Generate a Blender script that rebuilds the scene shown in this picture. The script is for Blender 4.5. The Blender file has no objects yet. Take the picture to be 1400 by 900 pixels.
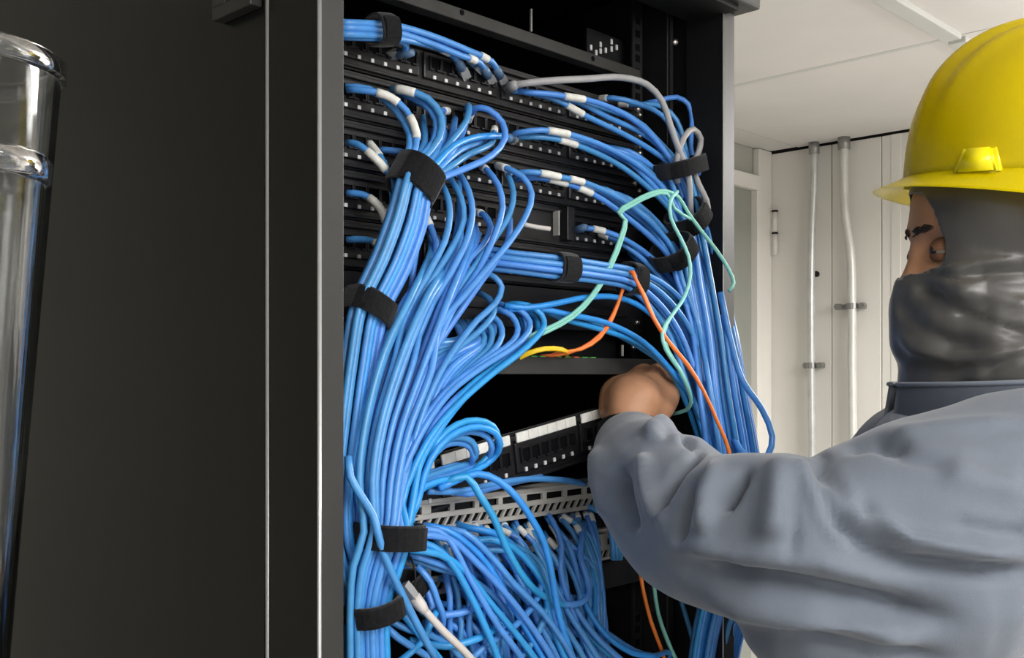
import bpy, bmesh, math, random
from mathutils import Vector, Matrix, noise
random.seed(7)
D = bpy.data
C = bpy.context.scene.collection
PI = math.pi

# ---------------------------------------------------------------- camera, world, lights
F = 1440.0                      # focal length in pixels of the 1400x900 frame
HY = 515.0                      # horizon row
CH = 1.50                       # camera height
TH = math.atan2(1390.0, F)
SN, CS = math.sin(TH), math.cos(TH)
cam = D.cameras.new('camera'); camo = D.objects.new('camera', cam); C.objects.link(camo)
cam.sensor_fit = 'HORIZONTAL'; cam.sensor_width = 36.0; cam.lens = 36.0 * F / 1400.0
cam.shift_y = (HY - 450.0) / 1400.0
cam.clip_start = 0.02
camo.location = (0, 0, CH)
camo.rotation_euler = (PI / 2, 0, -(PI / 2 - math.atan2(SN, CS)))
bpy.context.scene.camera = camo
sc = bpy.context.scene
sc.view_settings.view_transform = 'Standard'
sc.view_settings.look = 'None'
sc.view_settings.gamma = 1.0
sc.view_settings.exposure = 0.0
try: sc.view_settings.use_curve_mapping = False
except Exception: pass
w = D.worlds.new('world'); sc.world = w; w.use_nodes = True
w.node_tree.nodes['Background'].inputs[0].default_value = (0.8, 0.85, 0.9, 1)
w.node_tree.nodes['Background'].inputs[1].default_value = 0.3
CEIL = 2.45
FILL_LAMPS = [(0.45, -0.75, 29), (2.95, 0.1, 86), (-1.7, -0.9, 10), (1.4, -2.0, 12)]  # unseen lamps, added to brighten the room
for (lx, ly, le) in FILL_LAMPS:
    L = D.lights.new('fill_lamp_light', 'AREA'); L.shape = 'RECTANGLE'; L.size = 1.15; L.size_y = 0.55
    L.energy = le; L.color = (1.0, 0.975, 0.945)
    lo = D.objects.new('fill_lamp_light', L); C.objects.link(lo); lo.location = (lx, ly, CEIL - 0.305)
    L = D.lights.new('fill_lamp_uplight', 'AREA'); L.shape = 'RECTANGLE'; L.size = 1.15; L.size_y = 0.55  # added uplight that brightens the ceiling
    L.energy = le * .22; L.color = (1.0, 0.975, 0.945)
    lo = D.objects.new('fill_lamp_uplight', L); C.objects.link(lo); lo.location = (lx, ly, CEIL - 0.235); lo.rotation_euler = (PI, 0, 0)
# added daylight-coloured fill from behind the camera, no window in view
L = D.lights.new('window_fill_light', 'AREA'); L.shape = 'RECTANGLE'; L.size = 1.5; L.size_y = 1.3
L.energy = 16; L.color = (0.88, 0.94, 1.0)
lo = D.objects.new('window_fill_light', L); C.objects.link(lo); lo.location = (0.2, -2.9, 1.7)
lo.rotation_euler = (PI / 2, 0, 0)

# ---------------------------------------------------------------- coordinates
def cw(X, z, h):                # camera aligned metres (right, depth, height) -> world
    return Vector((X * SN + z * CS, -X * CS + z * SN, h))
def P(px, py, q):               # a point of the photo lying on the plane q metres into the rack axis
    dx = (px - 700.0) / F; dz = (HY - py) / F
    t = q / (-CS * dx + SN)
    return Vector((t * (SN * dx + CS), q, CH + t * dz))
def PS(px, py, s):              # ... on a plane of constant world x
    dx = (px - 700.0) / F; dz = (HY - py) / F
    t = s / (SN * dx + CS)
    return Vector((s, t * (-CS * dx + SN), CH + t * dz))

# ---------------------------------------------------------------- materials
def mat(name, col, rough=0.5, metal=0.0, spec=0.5, noise_amt=0.0, noise_scale=20, bump=0.0, bump_scale=200,
        trans=0.0, emit=None, emit_s=0, sheen=0.0, sss=0.0, coat=0.0, aniso_stretch=None, var=0.0):
    m = D.materials.new(name); m.use_nodes = True
    nt = m.node_tree; b = nt.nodes['Principled BSDF']
    b.inputs['Base Color'].default_value = (*col, 1)
    b.inputs['Roughness'].default_value = rough; b.inputs['Metallic'].default_value = metal
    b.inputs['Specular IOR Level'].default_value = spec
    if trans: b.inputs['Transmission Weight'].default_value = trans
    if sheen: b.inputs['Sheen Weight'].default_value = sheen
    if coat: b.inputs['Coat Weight'].default_value = coat
    if sss:
        b.inputs['Subsurface Weight'].default_value = sss
        b.inputs['Subsurface Radius'].default_value = (0.01, 0.004, 0.002)
    if emit:
        b.inputs['Emission Color'].default_value = (*emit, 1); b.inputs['Emission Strength'].default_value = emit_s
    tc = nt.nodes.new('ShaderNodeTexCoord')
    last = None
    if noise_amt:
        n = nt.nodes.new('ShaderNodeTexNoise'); n.inputs['Scale'].default_value = noise_scale; n.inputs['Detail'].default_value = 5
        if aniso_stretch:
            mp = nt.nodes.new('ShaderNodeMapping'); mp.inputs['Scale'].default_value = aniso_stretch
            nt.links.new(tc.outputs['Object'], mp.inputs[0]); nt.links.new(mp.outputs[0], n.inputs[0])
        else:
            nt.links.new(tc.outputs['Object'], n.inputs[0])
        r = nt.nodes.new('ShaderNodeMapRange')
        r.inputs['From Min'].default_value = 0.3; r.inputs['From Max'].default_value = 0.7
        r.inputs['To Min'].default_value = 1 - noise_amt; r.inputs['To Max'].default_value = 1 + noise_amt
        nt.links.new(n.outputs[0], r.inputs[0])
        hs = nt.nodes.new('ShaderNodeHueSaturation'); hs.inputs['Color'].default_value = (*col, 1)
        nt.links.new(r.outputs[0], hs.inputs['Value']); last = hs
        nt.links.new(hs.outputs[0], b.inputs['Base Color'])
    if var:
        oi = nt.nodes.new('ShaderNodeObjectInfo')
        r = nt.nodes.new('ShaderNodeMapRange'); r.inputs['To Min'].default_value = 1 - var; r.inputs['To Max'].default_value = 1 + var
        nt.links.new(oi.outputs['Random'], r.inputs[0])
        r2 = nt.nodes.new('ShaderNodeMapRange'); r2.inputs['To Min'].default_value = 0.488; r2.inputs['To Max'].default_value = 0.512
        nt.links.new(oi.outputs['Random'], r2.inputs[0])
        h2 = nt.nodes.new('ShaderNodeHueSaturation')
        if last: nt.links.new(last.outputs[0], h2.inputs['Color'])
        else: h2.inputs['Color'].default_value = (*col, 1)
        nt.links.new(r.outputs[0], h2.inputs['Value']); nt.links.new(r2.outputs[0], h2.inputs['Hue'])
        nt.links.new(h2.outputs[0], b.inputs['Base Color'])
    if bump:
        n = nt.nodes.new('ShaderNodeTexNoise'); n.inputs['Scale'].default_value = bump_scale; n.inputs['Detail'].default_value = 3
        nt.links.new(tc.outputs['Object'], n.inputs[0])
        bp = nt.nodes.new('ShaderNodeBump'); bp.inputs['Strength'].default_value = bump; bp.inputs['Distance'].default_value = 0.001
        nt.links.new(n.outputs[0], bp.inputs['Height']); nt.links.new(bp.outputs[0], b.inputs['Normal'])
    return m
M = {}
M['cabinet'] = mat('black_powder_coat', (0.006, 0.007, 0.0065), 0.24, 0.0, 0.30, 0.15, 3, 0.08, 900)
M['post'] = mat('dark_grey_coat', (0.026, 0.0255, 0.025), 0.42, 0.0, 0.5, 0.1, 6, 0.1, 900)
M['edge'] = mat('pale_edge_highlight', (0.50, 0.51, 0.51), 0.3, 0.5)  # pale colour stands in for highlights along post and panel edges
M['interior'] = mat('matt_black_interior', (0.008, 0.0085, 0.010), 0.6, 0.0, 0.3, 0.2, 8)
M['rail'] = mat('black_rail', (0.012, 0.012, 0.013), 0.45, 0.0, 0.5, 0.2, 15)
M['railgrey'] = mat('dull_grey_rail', (0.030, 0.030, 0.029), 0.55, 0.0, 0.4, 0.25, 25)
M['panel'] = mat('black_plastic_panel', (0.014, 0.014, 0.016), 0.38, 0.0, 0.5, 0.2, 30)
M['hole'] = mat('black_hole', (0.003, 0.003, 0.004), 0.8, 0, 0.1)
M['mark'] = mat('white_port_mark_vent_light', (0.72, 0.72, 0.72), 0.5)  # port marks, also used for painted light in the vent plate
M['screw'] = mat('zinc_screw', (0.62, 0.60, 0.57), 0.3, 1.0)
M['blue'] = mat('blue_pvc_jacket', (0.070, 0.275, 0.66), 0.33, 0.0, 0.5, 0.10, 60, 0.1, 300, var=0.16)
M['blue2'] = mat('bright_blue_pvc_jacket', (0.030, 0.30, 0.72), 0.36, 0.0, 0.5, 0.1, 60, var=0.10)
M['blueboot'] = mat('clear_blue_boot', (0.14, 0.25, 0.42), 0.25, 0.0, 0.5, trans=0.3)
M['plug'] = mat('clear_plastic_plug', (0.55, 0.56, 0.58), 0.18, 0.0, 0.5, trans=0.45)
M['sleeve'] = mat('white_cable_label', (0.74, 0.74, 0.70), 0.55, 0, 0.4, 0.12, 120)
M['grey'] = mat('grey_pvc_jacket', (0.36, 0.36, 0.37), 0.45, 0, 0.4, 0.08, 60)
M['lgrey'] = mat('pale_grey_pvc_jacket', (0.62, 0.58, 0.55), 0.45)
M['aqua'] = mat('aqua_fibre_jacket', (0.24, 0.62, 0.55), 0.42, var=0.06)
M['orange'] = mat('orange_fibre_jacket', (0.90, 0.20, 0.03), 0.42, var=0.06)
M['yellow'] = mat('yellow_fibre_jacket', (0.95, 0.62, 0.02), 0.42)
M['green'] = mat('green_connector', (0.10, 0.42, 0.08), 0.45)
M['velcro'] = mat('black_hook_and_loop', (0.014, 0.015, 0.018), 0.85, 0, 0.2, 0.3, 200, 0.6, 700, sheen=0.2)
M['duct'] = mat('light_grey_metal', (0.44, 0.43, 0.40), 0.5, 0, 0.4, 0.1, 30)
M['ceil'] = mat('ceiling_panel_paint', (0.74, 0.715, 0.69), 0.75, 0, 0.3, 0.04, 2.5, 0.05, 120)
M['batten'] = mat('ceiling_batten_paint', (0.60, 0.61, 0.58), 0.5, 0, 0.4)
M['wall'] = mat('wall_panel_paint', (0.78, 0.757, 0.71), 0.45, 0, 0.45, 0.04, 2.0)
M['wallb'] = mat('greenish_grey_paint', (0.44, 0.44, 0.39), 0.5, 0, 0.4, 0.05, 3)  # greenish grey of far wall and baseboard
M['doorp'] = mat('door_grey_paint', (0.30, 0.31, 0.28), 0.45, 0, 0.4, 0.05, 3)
M['dark'] = mat('dark_gap', (0.03, 0.028, 0.025), 0.9, 0, 0.1)
M['floor'] = mat('grey_vinyl_floor', (0.40, 0.39, 0.37), 0.4, 0, 0.4, 0.12, 4)
M['galv'] = mat('galvanised_conduit', (0.60, 0.61, 0.60), 0.33, 0.35, 0.5, 0.1, 20)
M['galvp'] = mat('painted_conduit', (0.66, 0.655, 0.62), 0.35, 0.2, 0.5, 0.06, 20)
M['steel'] = mat('dull_steel_clamp', (0.34, 0.34, 0.33), 0.4, 0.8)
M['glow'] = mat('fill_glow_panel', (0.9, 0.9, 0.9), 0.4, emit=(1, 0.97, 0.93), emit_s=3)  # glowing face of the added lamps and window panel
M['lampf'] = mat('lamp_frame', (0.7, 0.7, 0.7), 0.4)
M['clear'] = mat('clear_acrylic', (0.90, 0.92, 0.93), 0.06, 0, 0.5, trans=1.0)
M['filing'] = mat('grey_filing_steel', (0.25, 0.25, 0.25), 0.4, 0, 0.5, 0.06, 8)
M['hat'] = mat('yellow_hard_hat_plastic', (0.98, 0.82, 0.002), 0.27, 0, 0.5, 0.02, 10, coat=0.15)
M['skin'] = mat('brown_skin', (0.46, 0.235, 0.13), 0.5, 0, 0.4, 0.12, 40, 0.2, 400, sss=0.08)
M['lip'] = mat('lip_skin', (0.33, 0.13, 0.10), 0.45, sss=0.05)
M['nail'] = mat('nail', (0.62, 0.38, 0.30), 0.3)
M['hair'] = mat('black_hair', (0.03, 0.016, 0.011), 0.7)
M['eyew'] = mat('shaded_eye_white', (0.30, 0.26, 0.23), 0.25)  # white darkened, eye socket shadow put into the colour
M['iris'] = mat('dark_iris', (0.02, 0.012, 0.008), 0.15)
M['mask'] = mat('dark_grey_satin', (0.050, 0.048, 0.046), 0.36, 0, 0.6, 0.08, 15, 0.1, 900, sheen=0.25)
M['jacket'] = mat('slate_blue_fabric', (0.128, 0.150, 0.188), 0.66, 0, 0.35, 0.07, 9, 0.35, 1100, sheen=0.3)
M['seam'] = mat('slate_seam', (0.09, 0.10, 0.13), 0.8)
M['cuff'] = mat('black_rib_cuff', (0.010, 0.010, 0.011), 0.8, 0, 0.2)
M['trouser'] = mat('navy_work_trousers', (0.03, 0.035, 0.055), 0.8, 0, 0.3, 0.1, 10)
M['boot'] = mat('black_leather', (0.02, 0.018, 0.016), 0.45)

# ---------------------------------------------------------------- mesh helpers
def link(name, bm, m, parent=None, smooth=False):
    me = D.meshes.new(name)
    bmesh.ops.recalc_face_normals(bm, faces=bm.faces)
    bm.to_mesh(me); bm.free()
    me.materials.append(m if not isinstance(m, str) else M[m])
    if smooth:
        for p in me.polygons: p.use_smooth = True
    o = D.objects.new(name, me); C.objects.link(o)
    if parent: o.parent = parent
    return o
def tag(o, label, cat, group=None):
    o['label'] = label; o['category'] = cat
    if group: o['group'] = group
    return o
def thing(name, loc, label, cat, group=None, rz=0):
    o = D.objects.new(name, None); C.objects.link(o); o.location = loc; o.rotation_euler = (0, 0, rz)
    o.empty_display_size = 0.05
    return tag(o, label, cat, group)
def struct(o):
    o['kind'] = 'structure'; return o
def box(bm, x0, x1, y0, y1, z0, z1, bev=0.0):
    r = bmesh.ops.create_cube(bm, size=1.0)
    vs = r['verts']
    for v in vs:
        v.co = Vector(((x0 + x1) / 2 + v.co.x * (x1 - x0), (y0 + y1) / 2 + v.co.y * (y1 - y0), (z0 + z1) / 2 + v.co.z * (z1 - z0)))
    if bev:
        es = list({e for v in vs for e in v.link_edges})
        bmesh.ops.bevel(bm, geom=es, offset=bev, segments=2, affect='EDGES', profile=0.5)
def bx(name, m, parent, x0, x1, y0, y1, z0, z1, bev=0.0, off=None):
    bm = bmesh.new()
    if off: x0 -= off[0]; x1 -= off[0]; y0 -= off[1]; y1 -= off[1]; z0 -= off[2]; z1 -= off[2]
    box(bm, x0, x1, y0, y1, z0, z1, bev)
    return link(name, bm, m, parent)
def catmull(pts, step):
    n = len(pts); out = []
    for i in range(n - 1):
        p1, p2 = pts[i], pts[i + 1]
        p0 = pts[i - 1] if i > 0 else p1 * 2 - p2
        p3 = pts[i + 2] if i + 2 < n else p2 * 2 - p1
        # centripetal spacing
        t0 = 0; t1 = max((p1 - p0).length, 1e-5) ** .5; t2 = t1 + max((p2 - p1).length, 1e-5) ** .5; t3 = t2 + max((p3 - p2).length, 1e-5) ** .5
        k = max(2, int((p2 - p1).length / step))
        for j in range(k):
            t = t1 + (t2 - t1) * j / k
            A1 = p0 * ((t1 - t) / (t1 - t0)) + p1 * ((t - t0) / (t1 - t0))
            A2 = p1 * ((t2 - t) / (t2 - t1)) + p2 * ((t - t1) / (t2 - t1))
            A3 = p2 * ((t3 - t) / (t3 - t2)) + p3 * ((t - t2) / (t3 - t2))
            B1 = A1 * ((t2 - t) / (t2 - t0)) + A2 * ((t - t0) / (t2 - t0))
            B2 = A2 * ((t3 - t) / (t3 - t1)) + A3 * ((t - t1) / (t3 - t1))
            out.append(B1 * ((t2 - t) / (t2 - t1)) + B2 * ((t - t1) / (t2 - t1)))
    out.append(pts[-1].copy())
    return out
def sweep(bm, pts, rad, n=8, cap=True, up=Vector((0, 0, 1)), ell=1.0):
    """tube through pts; rad is a number or a list; ell squashes one axis"""
    N = len(pts)
    T = []
    for i in range(N):
        a = pts[max(0, i - 1)]; b = pts[min(N - 1, i + 1)]
        t = (b - a); T.append(t.normalized() if t.length > 1e-9 else Vector((0, 0, 1)))
    u = up.cross(T[0])
    if u.length < 1e-3: u = Vector((1, 0, 0)).cross(T[0])
    u.normalize()
    rings = []
    for i in range(N):
        u = (u - T[i] * u.dot(T[i]));  u.normalize()
        v = T[i].cross(u)
        r = rad[i] if isinstance(rad, (list, tuple)) else rad
        rings.append([bm.verts.new(pts[i] + u * (math.cos(2 * PI * k / n) * r) + v * (math.sin(2 * PI * k / n) * r * ell)) for k in range(n)])
    for i in range(N - 1):
        for k in range(n):
            bm.faces.new((rings[i][k], rings[i][(k + 1) % n], rings[i + 1][(k + 1) % n], rings[i + 1][k]))
    if cap:
        bm.faces.new(rings[0][::-1]); bm.faces.new(rings[-1])
def cyl(bm, a, b, r, n=12):
    sweep(bm, [a, b], r, n)

# ================================================================ SETTING
S0, S1, Q0, Q1 = -2.8, 3.958, -3.05, 2.326
struct(bx('floor', 'floor', None, S0 - .1, S1 + .1, Q0 - .1, Q1 + .1, -0.05, 0))
ceil = struct(bx('ceiling', 'dark', None, S0 - .1, S1 + .1, Q0 - .1, Q1 + .1, CEIL + 0.02, CEIL + 0.07))
se = [S0, -1.985, -.993, .0, .99, 1.98, 2.973, S1]
qe = [Q0, -1.82, -.83, .16, 1.153, 2.177, Q1]
for i in range(len(se) - 1):
    for j in range(len(qe) - 1):
        g = .003 if j < 4 else .0045
        q0, q1 = qe[j] + g, qe[j + 1] - g
        o = bx('ceiling_panel', 'ceil', ceil, se[i] + g, se[i + 1] - g, q0, q1, CEIL, CEIL + .018, .002)
        if i >= 5 and j == 4: o.location.z -= .003
for i in range(1, len(se)):
    a, b = se[i - 1], se[i]
    bm = bmesh.new()
    box(bm, a + .017, b - .012, 1.128, 1.178, CEIL - .016, CEIL + .001, .003)
    link('batten', bm, 'batten', ceil)
for a, b in ((2.973 - .014, 2.973 + .010),):
    bx('joint_cover', 'batten', ceil, a + .002, b, 1.18, 2.17, CEIL - .004, CEIL + .001, .001)
struct(bx('wall_left', 'wall', None, S0 - .1, S0, Q0, Q1, 0, CEIL + .02))
# solid near wall that carries the added glowing window panel
wn = struct(bx('wall_near', 'wall', None, S0, S1, Q0 - .1, Q0, 0, CEIL + .02))
# right wall of tall narrow metal panels
wr = struct(bx('wall_right', 'dark', None, S1 + .016, S1 + .1, Q0, Q1, 0, CEIL + .02))
seams = [Q1 - .004, 2.016 + .01, 1.817, 1.70, 1.50, 1.30, 1.10, .9, .7, .5, .3, .1, -.1, -.3, -.5, -.7, -.9, -1.1, -1.3, -1.5, -1.7, -1.9, -2.1, -2.3, -2.5, -2.7, -2.9, Q0]
for i in range(len(seams) - 1):
    b_, a_ = seams[i], seams[i + 1]
    bm = bmesh.new()
    box(bm, S1, S1 + .014, a_ + .0015, b_ - .0015, .02, CEIL - .012, .003)
    if i % 2 == 0 and i > 0:
        box(bm, S1 - .0025, S1 + .004, (a_ + b_) / 2 - .02, (a_ + b_) / 2 + .02, .02, CEIL - .012, .002)
    link('wall_panel', bm, 'wall', wr)
# far wall (behind the cabinet) with a door near the corner
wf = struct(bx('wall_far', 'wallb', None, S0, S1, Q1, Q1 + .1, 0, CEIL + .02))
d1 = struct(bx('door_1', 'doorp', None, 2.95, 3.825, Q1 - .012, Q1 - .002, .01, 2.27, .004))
for (a, b, c, e) in ((2.87, 2.95, 0, 2.33), (3.825, 3.85, 0, 2.27), (2.95, 3.85, 2.27, 2.33)):
    bx('door_frame', 'wall', d1, a, b, Q1 - .04, Q1 - .001, c, e, .003)
bm = bmesh.new(); cyl(bm, Vector((3.02, Q1 - .012, 1.02)), Vector((3.02, Q1 - .08, 1.02)), .01); cyl(bm, Vector((3.02, Q1 - .075, 1.02)), Vector((3.14, Q1 - .075, 1.02)), .009)
link('door_handle', bm, 'steel', d1, True)
# pale corner trim and the hinge on it
t1 = struct(bx('trim_1', 'wall', None, S1 - .105, S1 - .002, Q1 - .03, Q1 - .002, 0, CEIL - .004, .002))
hz0, hz1 = PS(1050, 350, S1 - .012).z, PS(1050, 290, S1 - .012).z
zz = [hz0, hz0 + (hz1 - hz0) * .5, hz1]
hg = thing('door_hinge', (S1 - .012, Q1 - .05, hz0), 'white barrel hinge with dark joints in the far room corner', 'hinge')
for k in range(2):
    bm = bmesh.new(); cyl(bm, Vector((0, 0, (zz[k] - hz0) + .004)), Vector((0, 0, (zz[k + 1] - hz0) - .004)), .011, 12); link('knuckle', bm, 'wall', hg, True)
for k in (1, 2):
    bm = bmesh.new(); cyl(bm, Vector((0, 0, zz[k] - hz0 - .004)), Vector((0, 0, zz[k] - hz0 + .004)), .013, 12); link('joint_ring', bm, 'dark', hg, True)
bx('hinge_leaf', 'wall', hg, -.002, .006, 0, .045, 0, hz1 - hz0)
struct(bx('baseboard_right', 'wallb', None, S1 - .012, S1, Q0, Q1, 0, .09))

# conduits on the right wall
def conduit(pts, r, m, label, clamps, knobs=()):
    W = [PS(px, py, S1 - .045) for px, py in pts]
    base = Vector((W[-1].x, W[-1].y, 0))
    t = thing('conduit', base, label, 'conduit')
    W[0].z = CEIL - .002
    W.append(Vector((W[-1].x, W[-1].y, 0.12)))
    bm = bmesh.new(); sweep(bm, [p - base for p in catmull(W, .05)], r, 14); link('pipe', bm, m, t, True)
    bm = bmesh.new(); cyl(bm, Vector((W[0].x, W[0].y, CEIL - .05)) - base, Vector((W[0].x, W[0].y, CEIL - .003)) - base, r * 1.35, 14); link('ceiling_coupling', bm, 'steel', t, True)
    bm = bmesh.new(); box(bm, -.03, .045, -.05, .05, 0, .14, .005); link('base_box', bm, 'steel', t)
    for (px0, px1, py) in clamps:
        a = PS(px0, py, S1 - .03); b = PS(px1, py, S1 - .03); c = PS((px0 + px1) / 2, py, S1)
        bm = bmesh.new()
        box(bm, S1 - .03 - base.x, S1 - .001 - base.x, min(a.y, b.y) - base.y, max(a.y, b.y) - base.y, a.z - .010, a.z + .010, .003)
        cc = min(W, key=lambda p: abs(p.z - a.z))
        sweep(bm, [Vector((cc.x - base.x, cc.y - base.y, a.z - .012)), Vector((cc.x - base.x, cc.y - base.y, a.z + .012))], r * 1.25, 14)
        cl = link('clamp', bm, 'steel', t)
        for yy in (a.y, b.y):
            bm = bmesh.new(); cyl(bm, Vector((S1 - .055 - base.x, yy - base.y, a.z)), Vector((S1 - .03 - base.x, yy - base.y, a.z)), .014, 6); link('bolt', bm, 'steel', cl)
    return t
conduit([(1113, 190), (1113, 240), (1110.5, 300), (1109, 345), (1109, 500), (1110, 612)], .0155, 'galv',
        'thin galvanised steel conduit on the pale wall, left of the two', [(1105, 1124, 500)])
conduit([(1154, 183), (1154, 260), (1156, 300), (1163, 345), (1165, 420), (1165, 500), (1166, 600)], .0175, 'galvp',
        'thicker pale painted conduit with a bent section, right of the two on the wall', [(1148, 1181, 420)])
p = PS(1117, 375, S1); bm = bmesh.new(); cyl(bm, Vector((-.012, 0, 0)), Vector((0, 0, 0)), .012, 10)
o = link('wall_screw', bm, 'dark', None, True); o.location = p; tag(o, 'small dark screw head on the pale wall beside the thin conduit', 'screw')

# unseen lamps and window panel, added to light the room
for k, (lx, ly, le) in enumerate(FILL_LAMPS):
    t = thing('fill_lamp', (lx, ly, CEIL - .30), 'added flat rectangular pendant fill lamp with pale frame', 'lamp', 'added fill lamps out of frame')
    bx('lamp_frame', 'lampf', t, -.6, .6, -.3, .3, .01, .06, .004); bx('diffuser', 'glow', t, -.58, .58, -.28, .28, .004, .012)
    for s_ in (-.5, .5):
        bm = bmesh.new(); cyl(bm, Vector((s_, 0, .06)), Vector((s_, 0, .298)), .003, 8); link('suspension_rod', bm, 'lampf', t)
wi = struct(bx('fill_window_1', 'glow', None, -.55, .95, Q0 + .001, Q0 + .01, 1.05, 2.35))  # glowing sheet added as an unseen window
for (a, b, c, e) in ((-.62, -.55, .98, 2.42), (.95, 1.02, .98, 2.42), (-.55, .95, .98, 1.05), (-.55, .95, 2.35, 2.42), (.18, .22, 1.05, 2.35)):
    bx('fill_window_frame', 'lampf', wi, a, b, Q0 + .001, Q0 + .05, c, e, .003)

# ================================================================ CABINET
SL, SR = 0.472, 1.0518            # outer sides
QF = 0.659                        # front face of the posts
QB = 1.62                         # back
PX0, PX1 = .5105, .9931           # 19 inch panels
PQ = .7457                        # front of the panels
RT = CH + .425                    # underside of the top frame
U = .04445
cab = thing('network_cabinet', (SL, QF, 0), 'tall black steel network cabinet, open at the front and full of cables', 'network cabinet')
o_ = (SL, QF, 0)
def cb(name, m, x0, x1, y0, y1, z0, z1, bev=0.0, parent=None):
    return bx(name, m, parent or cab, x0, x1, y0, y1, z0, z1, bev, o_)
cb('side_panel', 'cabinet', SL + .001, SL + .014, QF + .0725, QB - .02, .06, RT + .05, .003)
cb('side_panel', 'cabinet', SR - .014, SR - .001, QF + .07, QB - .02, .06, RT + .05, .003)
# corner posts: a side face and a slim front flange
cb('corner_post', 'cabinet', SL, SL + .004, QF + .0022, QF + .068, .0, RT + .05)
fl = cb('post_flange', 'post', SL + .0004, SL + .0235, QF, QF + .0022, .0, RT + .05, .0006)
bm = bmesh.new(); sweep(bm, [Vector((.0012, .0008, .01)), Vector((.0012, .0008, RT + .04))], .0017, 8); link('post_highlight', bm, 'edge', cab, True)  # pale tube puts a highlight along the post corner
bm = bmesh.new(); sweep(bm, [Vector((.0012, .0695, .01)), Vector((.0008, .0695, RT + .04))], .0024, 8); link('panel_highlight', bm, 'edge', cab, True)  # pale tube as highlight where the side panel begins
cb('post_return', 'interior', SL + .0205, SL + .0235, QF + .0022, QF + .03, 0, RT + .05)
cb('corner_post', 'cabinet', SR - .004, SR, QF + .0022, QF + .068, 0, RT + .05)
cb('post_flange', 'post', SR - .0235, SR, QF, QF + .0022, 0, RT + .05, .0006)
cb('post_return', 'interior', SR - .0235, SR - .0205, QF + .0022, QF + .05, 0, RT + .05)
bm = bmesh.new(); sweep(bm, [Vector((SR - SL - .0235, .0, .01)), Vector((SR - SL - .0235, .0, RT + .04))], .0008, 8); link('post_highlight', bm, 'edge', cab, True)
cb('corner_post', 'cabinet', SL, SL + .04, QB - .04, QB, 0, RT + .05)
cb('corner_post', 'cabinet', SR - .04, SR, QB - .04, QB, 0, RT + .05)
cb('inner_lining', 'interior', SL + .016, SL + .020, QF + .03, QB - .02, .06, RT + .04)
cb('inner_lining', 'interior', SR - .020, SR - .016, QF + .05, QB - .02, .06, RT + .04)
cb('back_panel', 'interior', SL + .04, SR - .04, QB - .012, QB - .004, .04, RT + .05)
# top frame with overhanging cap
cb('top_panel', 'interior', SL, SR, QF + .05, QB, RT + .05, RT + .06)
capb = cb('top_cap', 'post', SL - .004, SR + .012, QF - .028, QF + .05, RT - .006, RT + .10, .003)
cb('cap_lip', 'interior', SL + .02, SR - .02, QF - .018, QF + .045, RT - .012, RT - .005)
cb('plinth', 'interior', SL, SR, QF, QB, 0, .05, .003)
# pull latch on the side panel
lx = SL
a = PS(304, 30, lx); b = PS(357, 12, lx)
lt = D.objects.new('panel_latch', None); C.objects.link(lt); lt.parent = cab; lt.location = (0, (a.y + b.y) / 2 - QF, a.z + .035)
hw = abs(a.y - b.y) / 2
bm = bmesh.new()
for (y0, y1, z0, z1) in ((-hw, hw, -.037, -.026), (-hw, hw, .026, .037), (-hw, -hw + .008, -.026, .026), (hw - .020, hw, -.026, .026)):
    box(bm, -.010, .001, y0, y1, z0, z1, .001)
link('latch_frame', bm, 'post', lt)
bm = bmesh.new(); box(bm, -.002, .0015, -hw + .008, hw - .020, -.026, .026); link('latch_recess', bm, 'hole', lt)
bm = bmesh.new(); box(bm, -.009, -.004, -hw + .018, -hw + .034, -.020, .024, .001); link('latch_slider', bm, 'interior', lt)
bm = bmesh.new(); bmesh.ops.create_uvsphere(bm, u_segments=10, v_segments=6, radius=.003, matrix=Matrix.Translation((-.010, hw - .008, .012))); link('latch_rivet', bm, 'screw', lt, True)
# mounting rails with square holes
def rail(x0, x1, m='rail'):
    r = cb('mounting_rail', m, x0, x1, PQ + .003, PQ + .005, .06, RT + .03)
    r2 = cb('rail_web', 'interior', x0 if x0 < .7 else x1 - .003, (x0 + .003) if x0 < .7 else x1, PQ + .005, PQ + .045, .06, RT + .03)
    bm = bmesh.new()
    z = CH + .40
    while z > CH - .45:
        for dz in (-.0159, 0, .0159):
            box(bm, (x0 + x1) / 2 - .004 - SL, (x0 + x1) / 2 + .004 - SL, PQ + .0022 - QF, PQ + .0032 - QF, z + dz - .004, z + dz + .004)
        z -= U
    h = link('rail_holes', bm, 'hole', cab); h['kind'] = 'stuff'
rail(PX0 - .003, PX0 + .016); rail(PX1 - .016, PX1 + .003)
cb('rear_rail', 'rail', PX1 - .016, PX1 + .003, QB - .2, QB - .19, .06, RT + .03)
cb('rear_rail', 'rail', PX0 - .003, PX0 + .016, QB - .2, QB - .19, .06, RT + .03)
cb('vertical_duct', 'interior', PX1 + .012, PX1 + .018, PQ - .03, PQ + .1, .06, RT + .03)
bm = bmesh.new(); cyl(bm, Vector((PX1 + .0125 - SL, PQ - .026 - QF, .1)), Vector((PX1 + .0125 - SL, PQ - .026 - QF, RT + .02)), .0012, 8); link('duct_edge', bm, 'post', cab)
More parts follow.
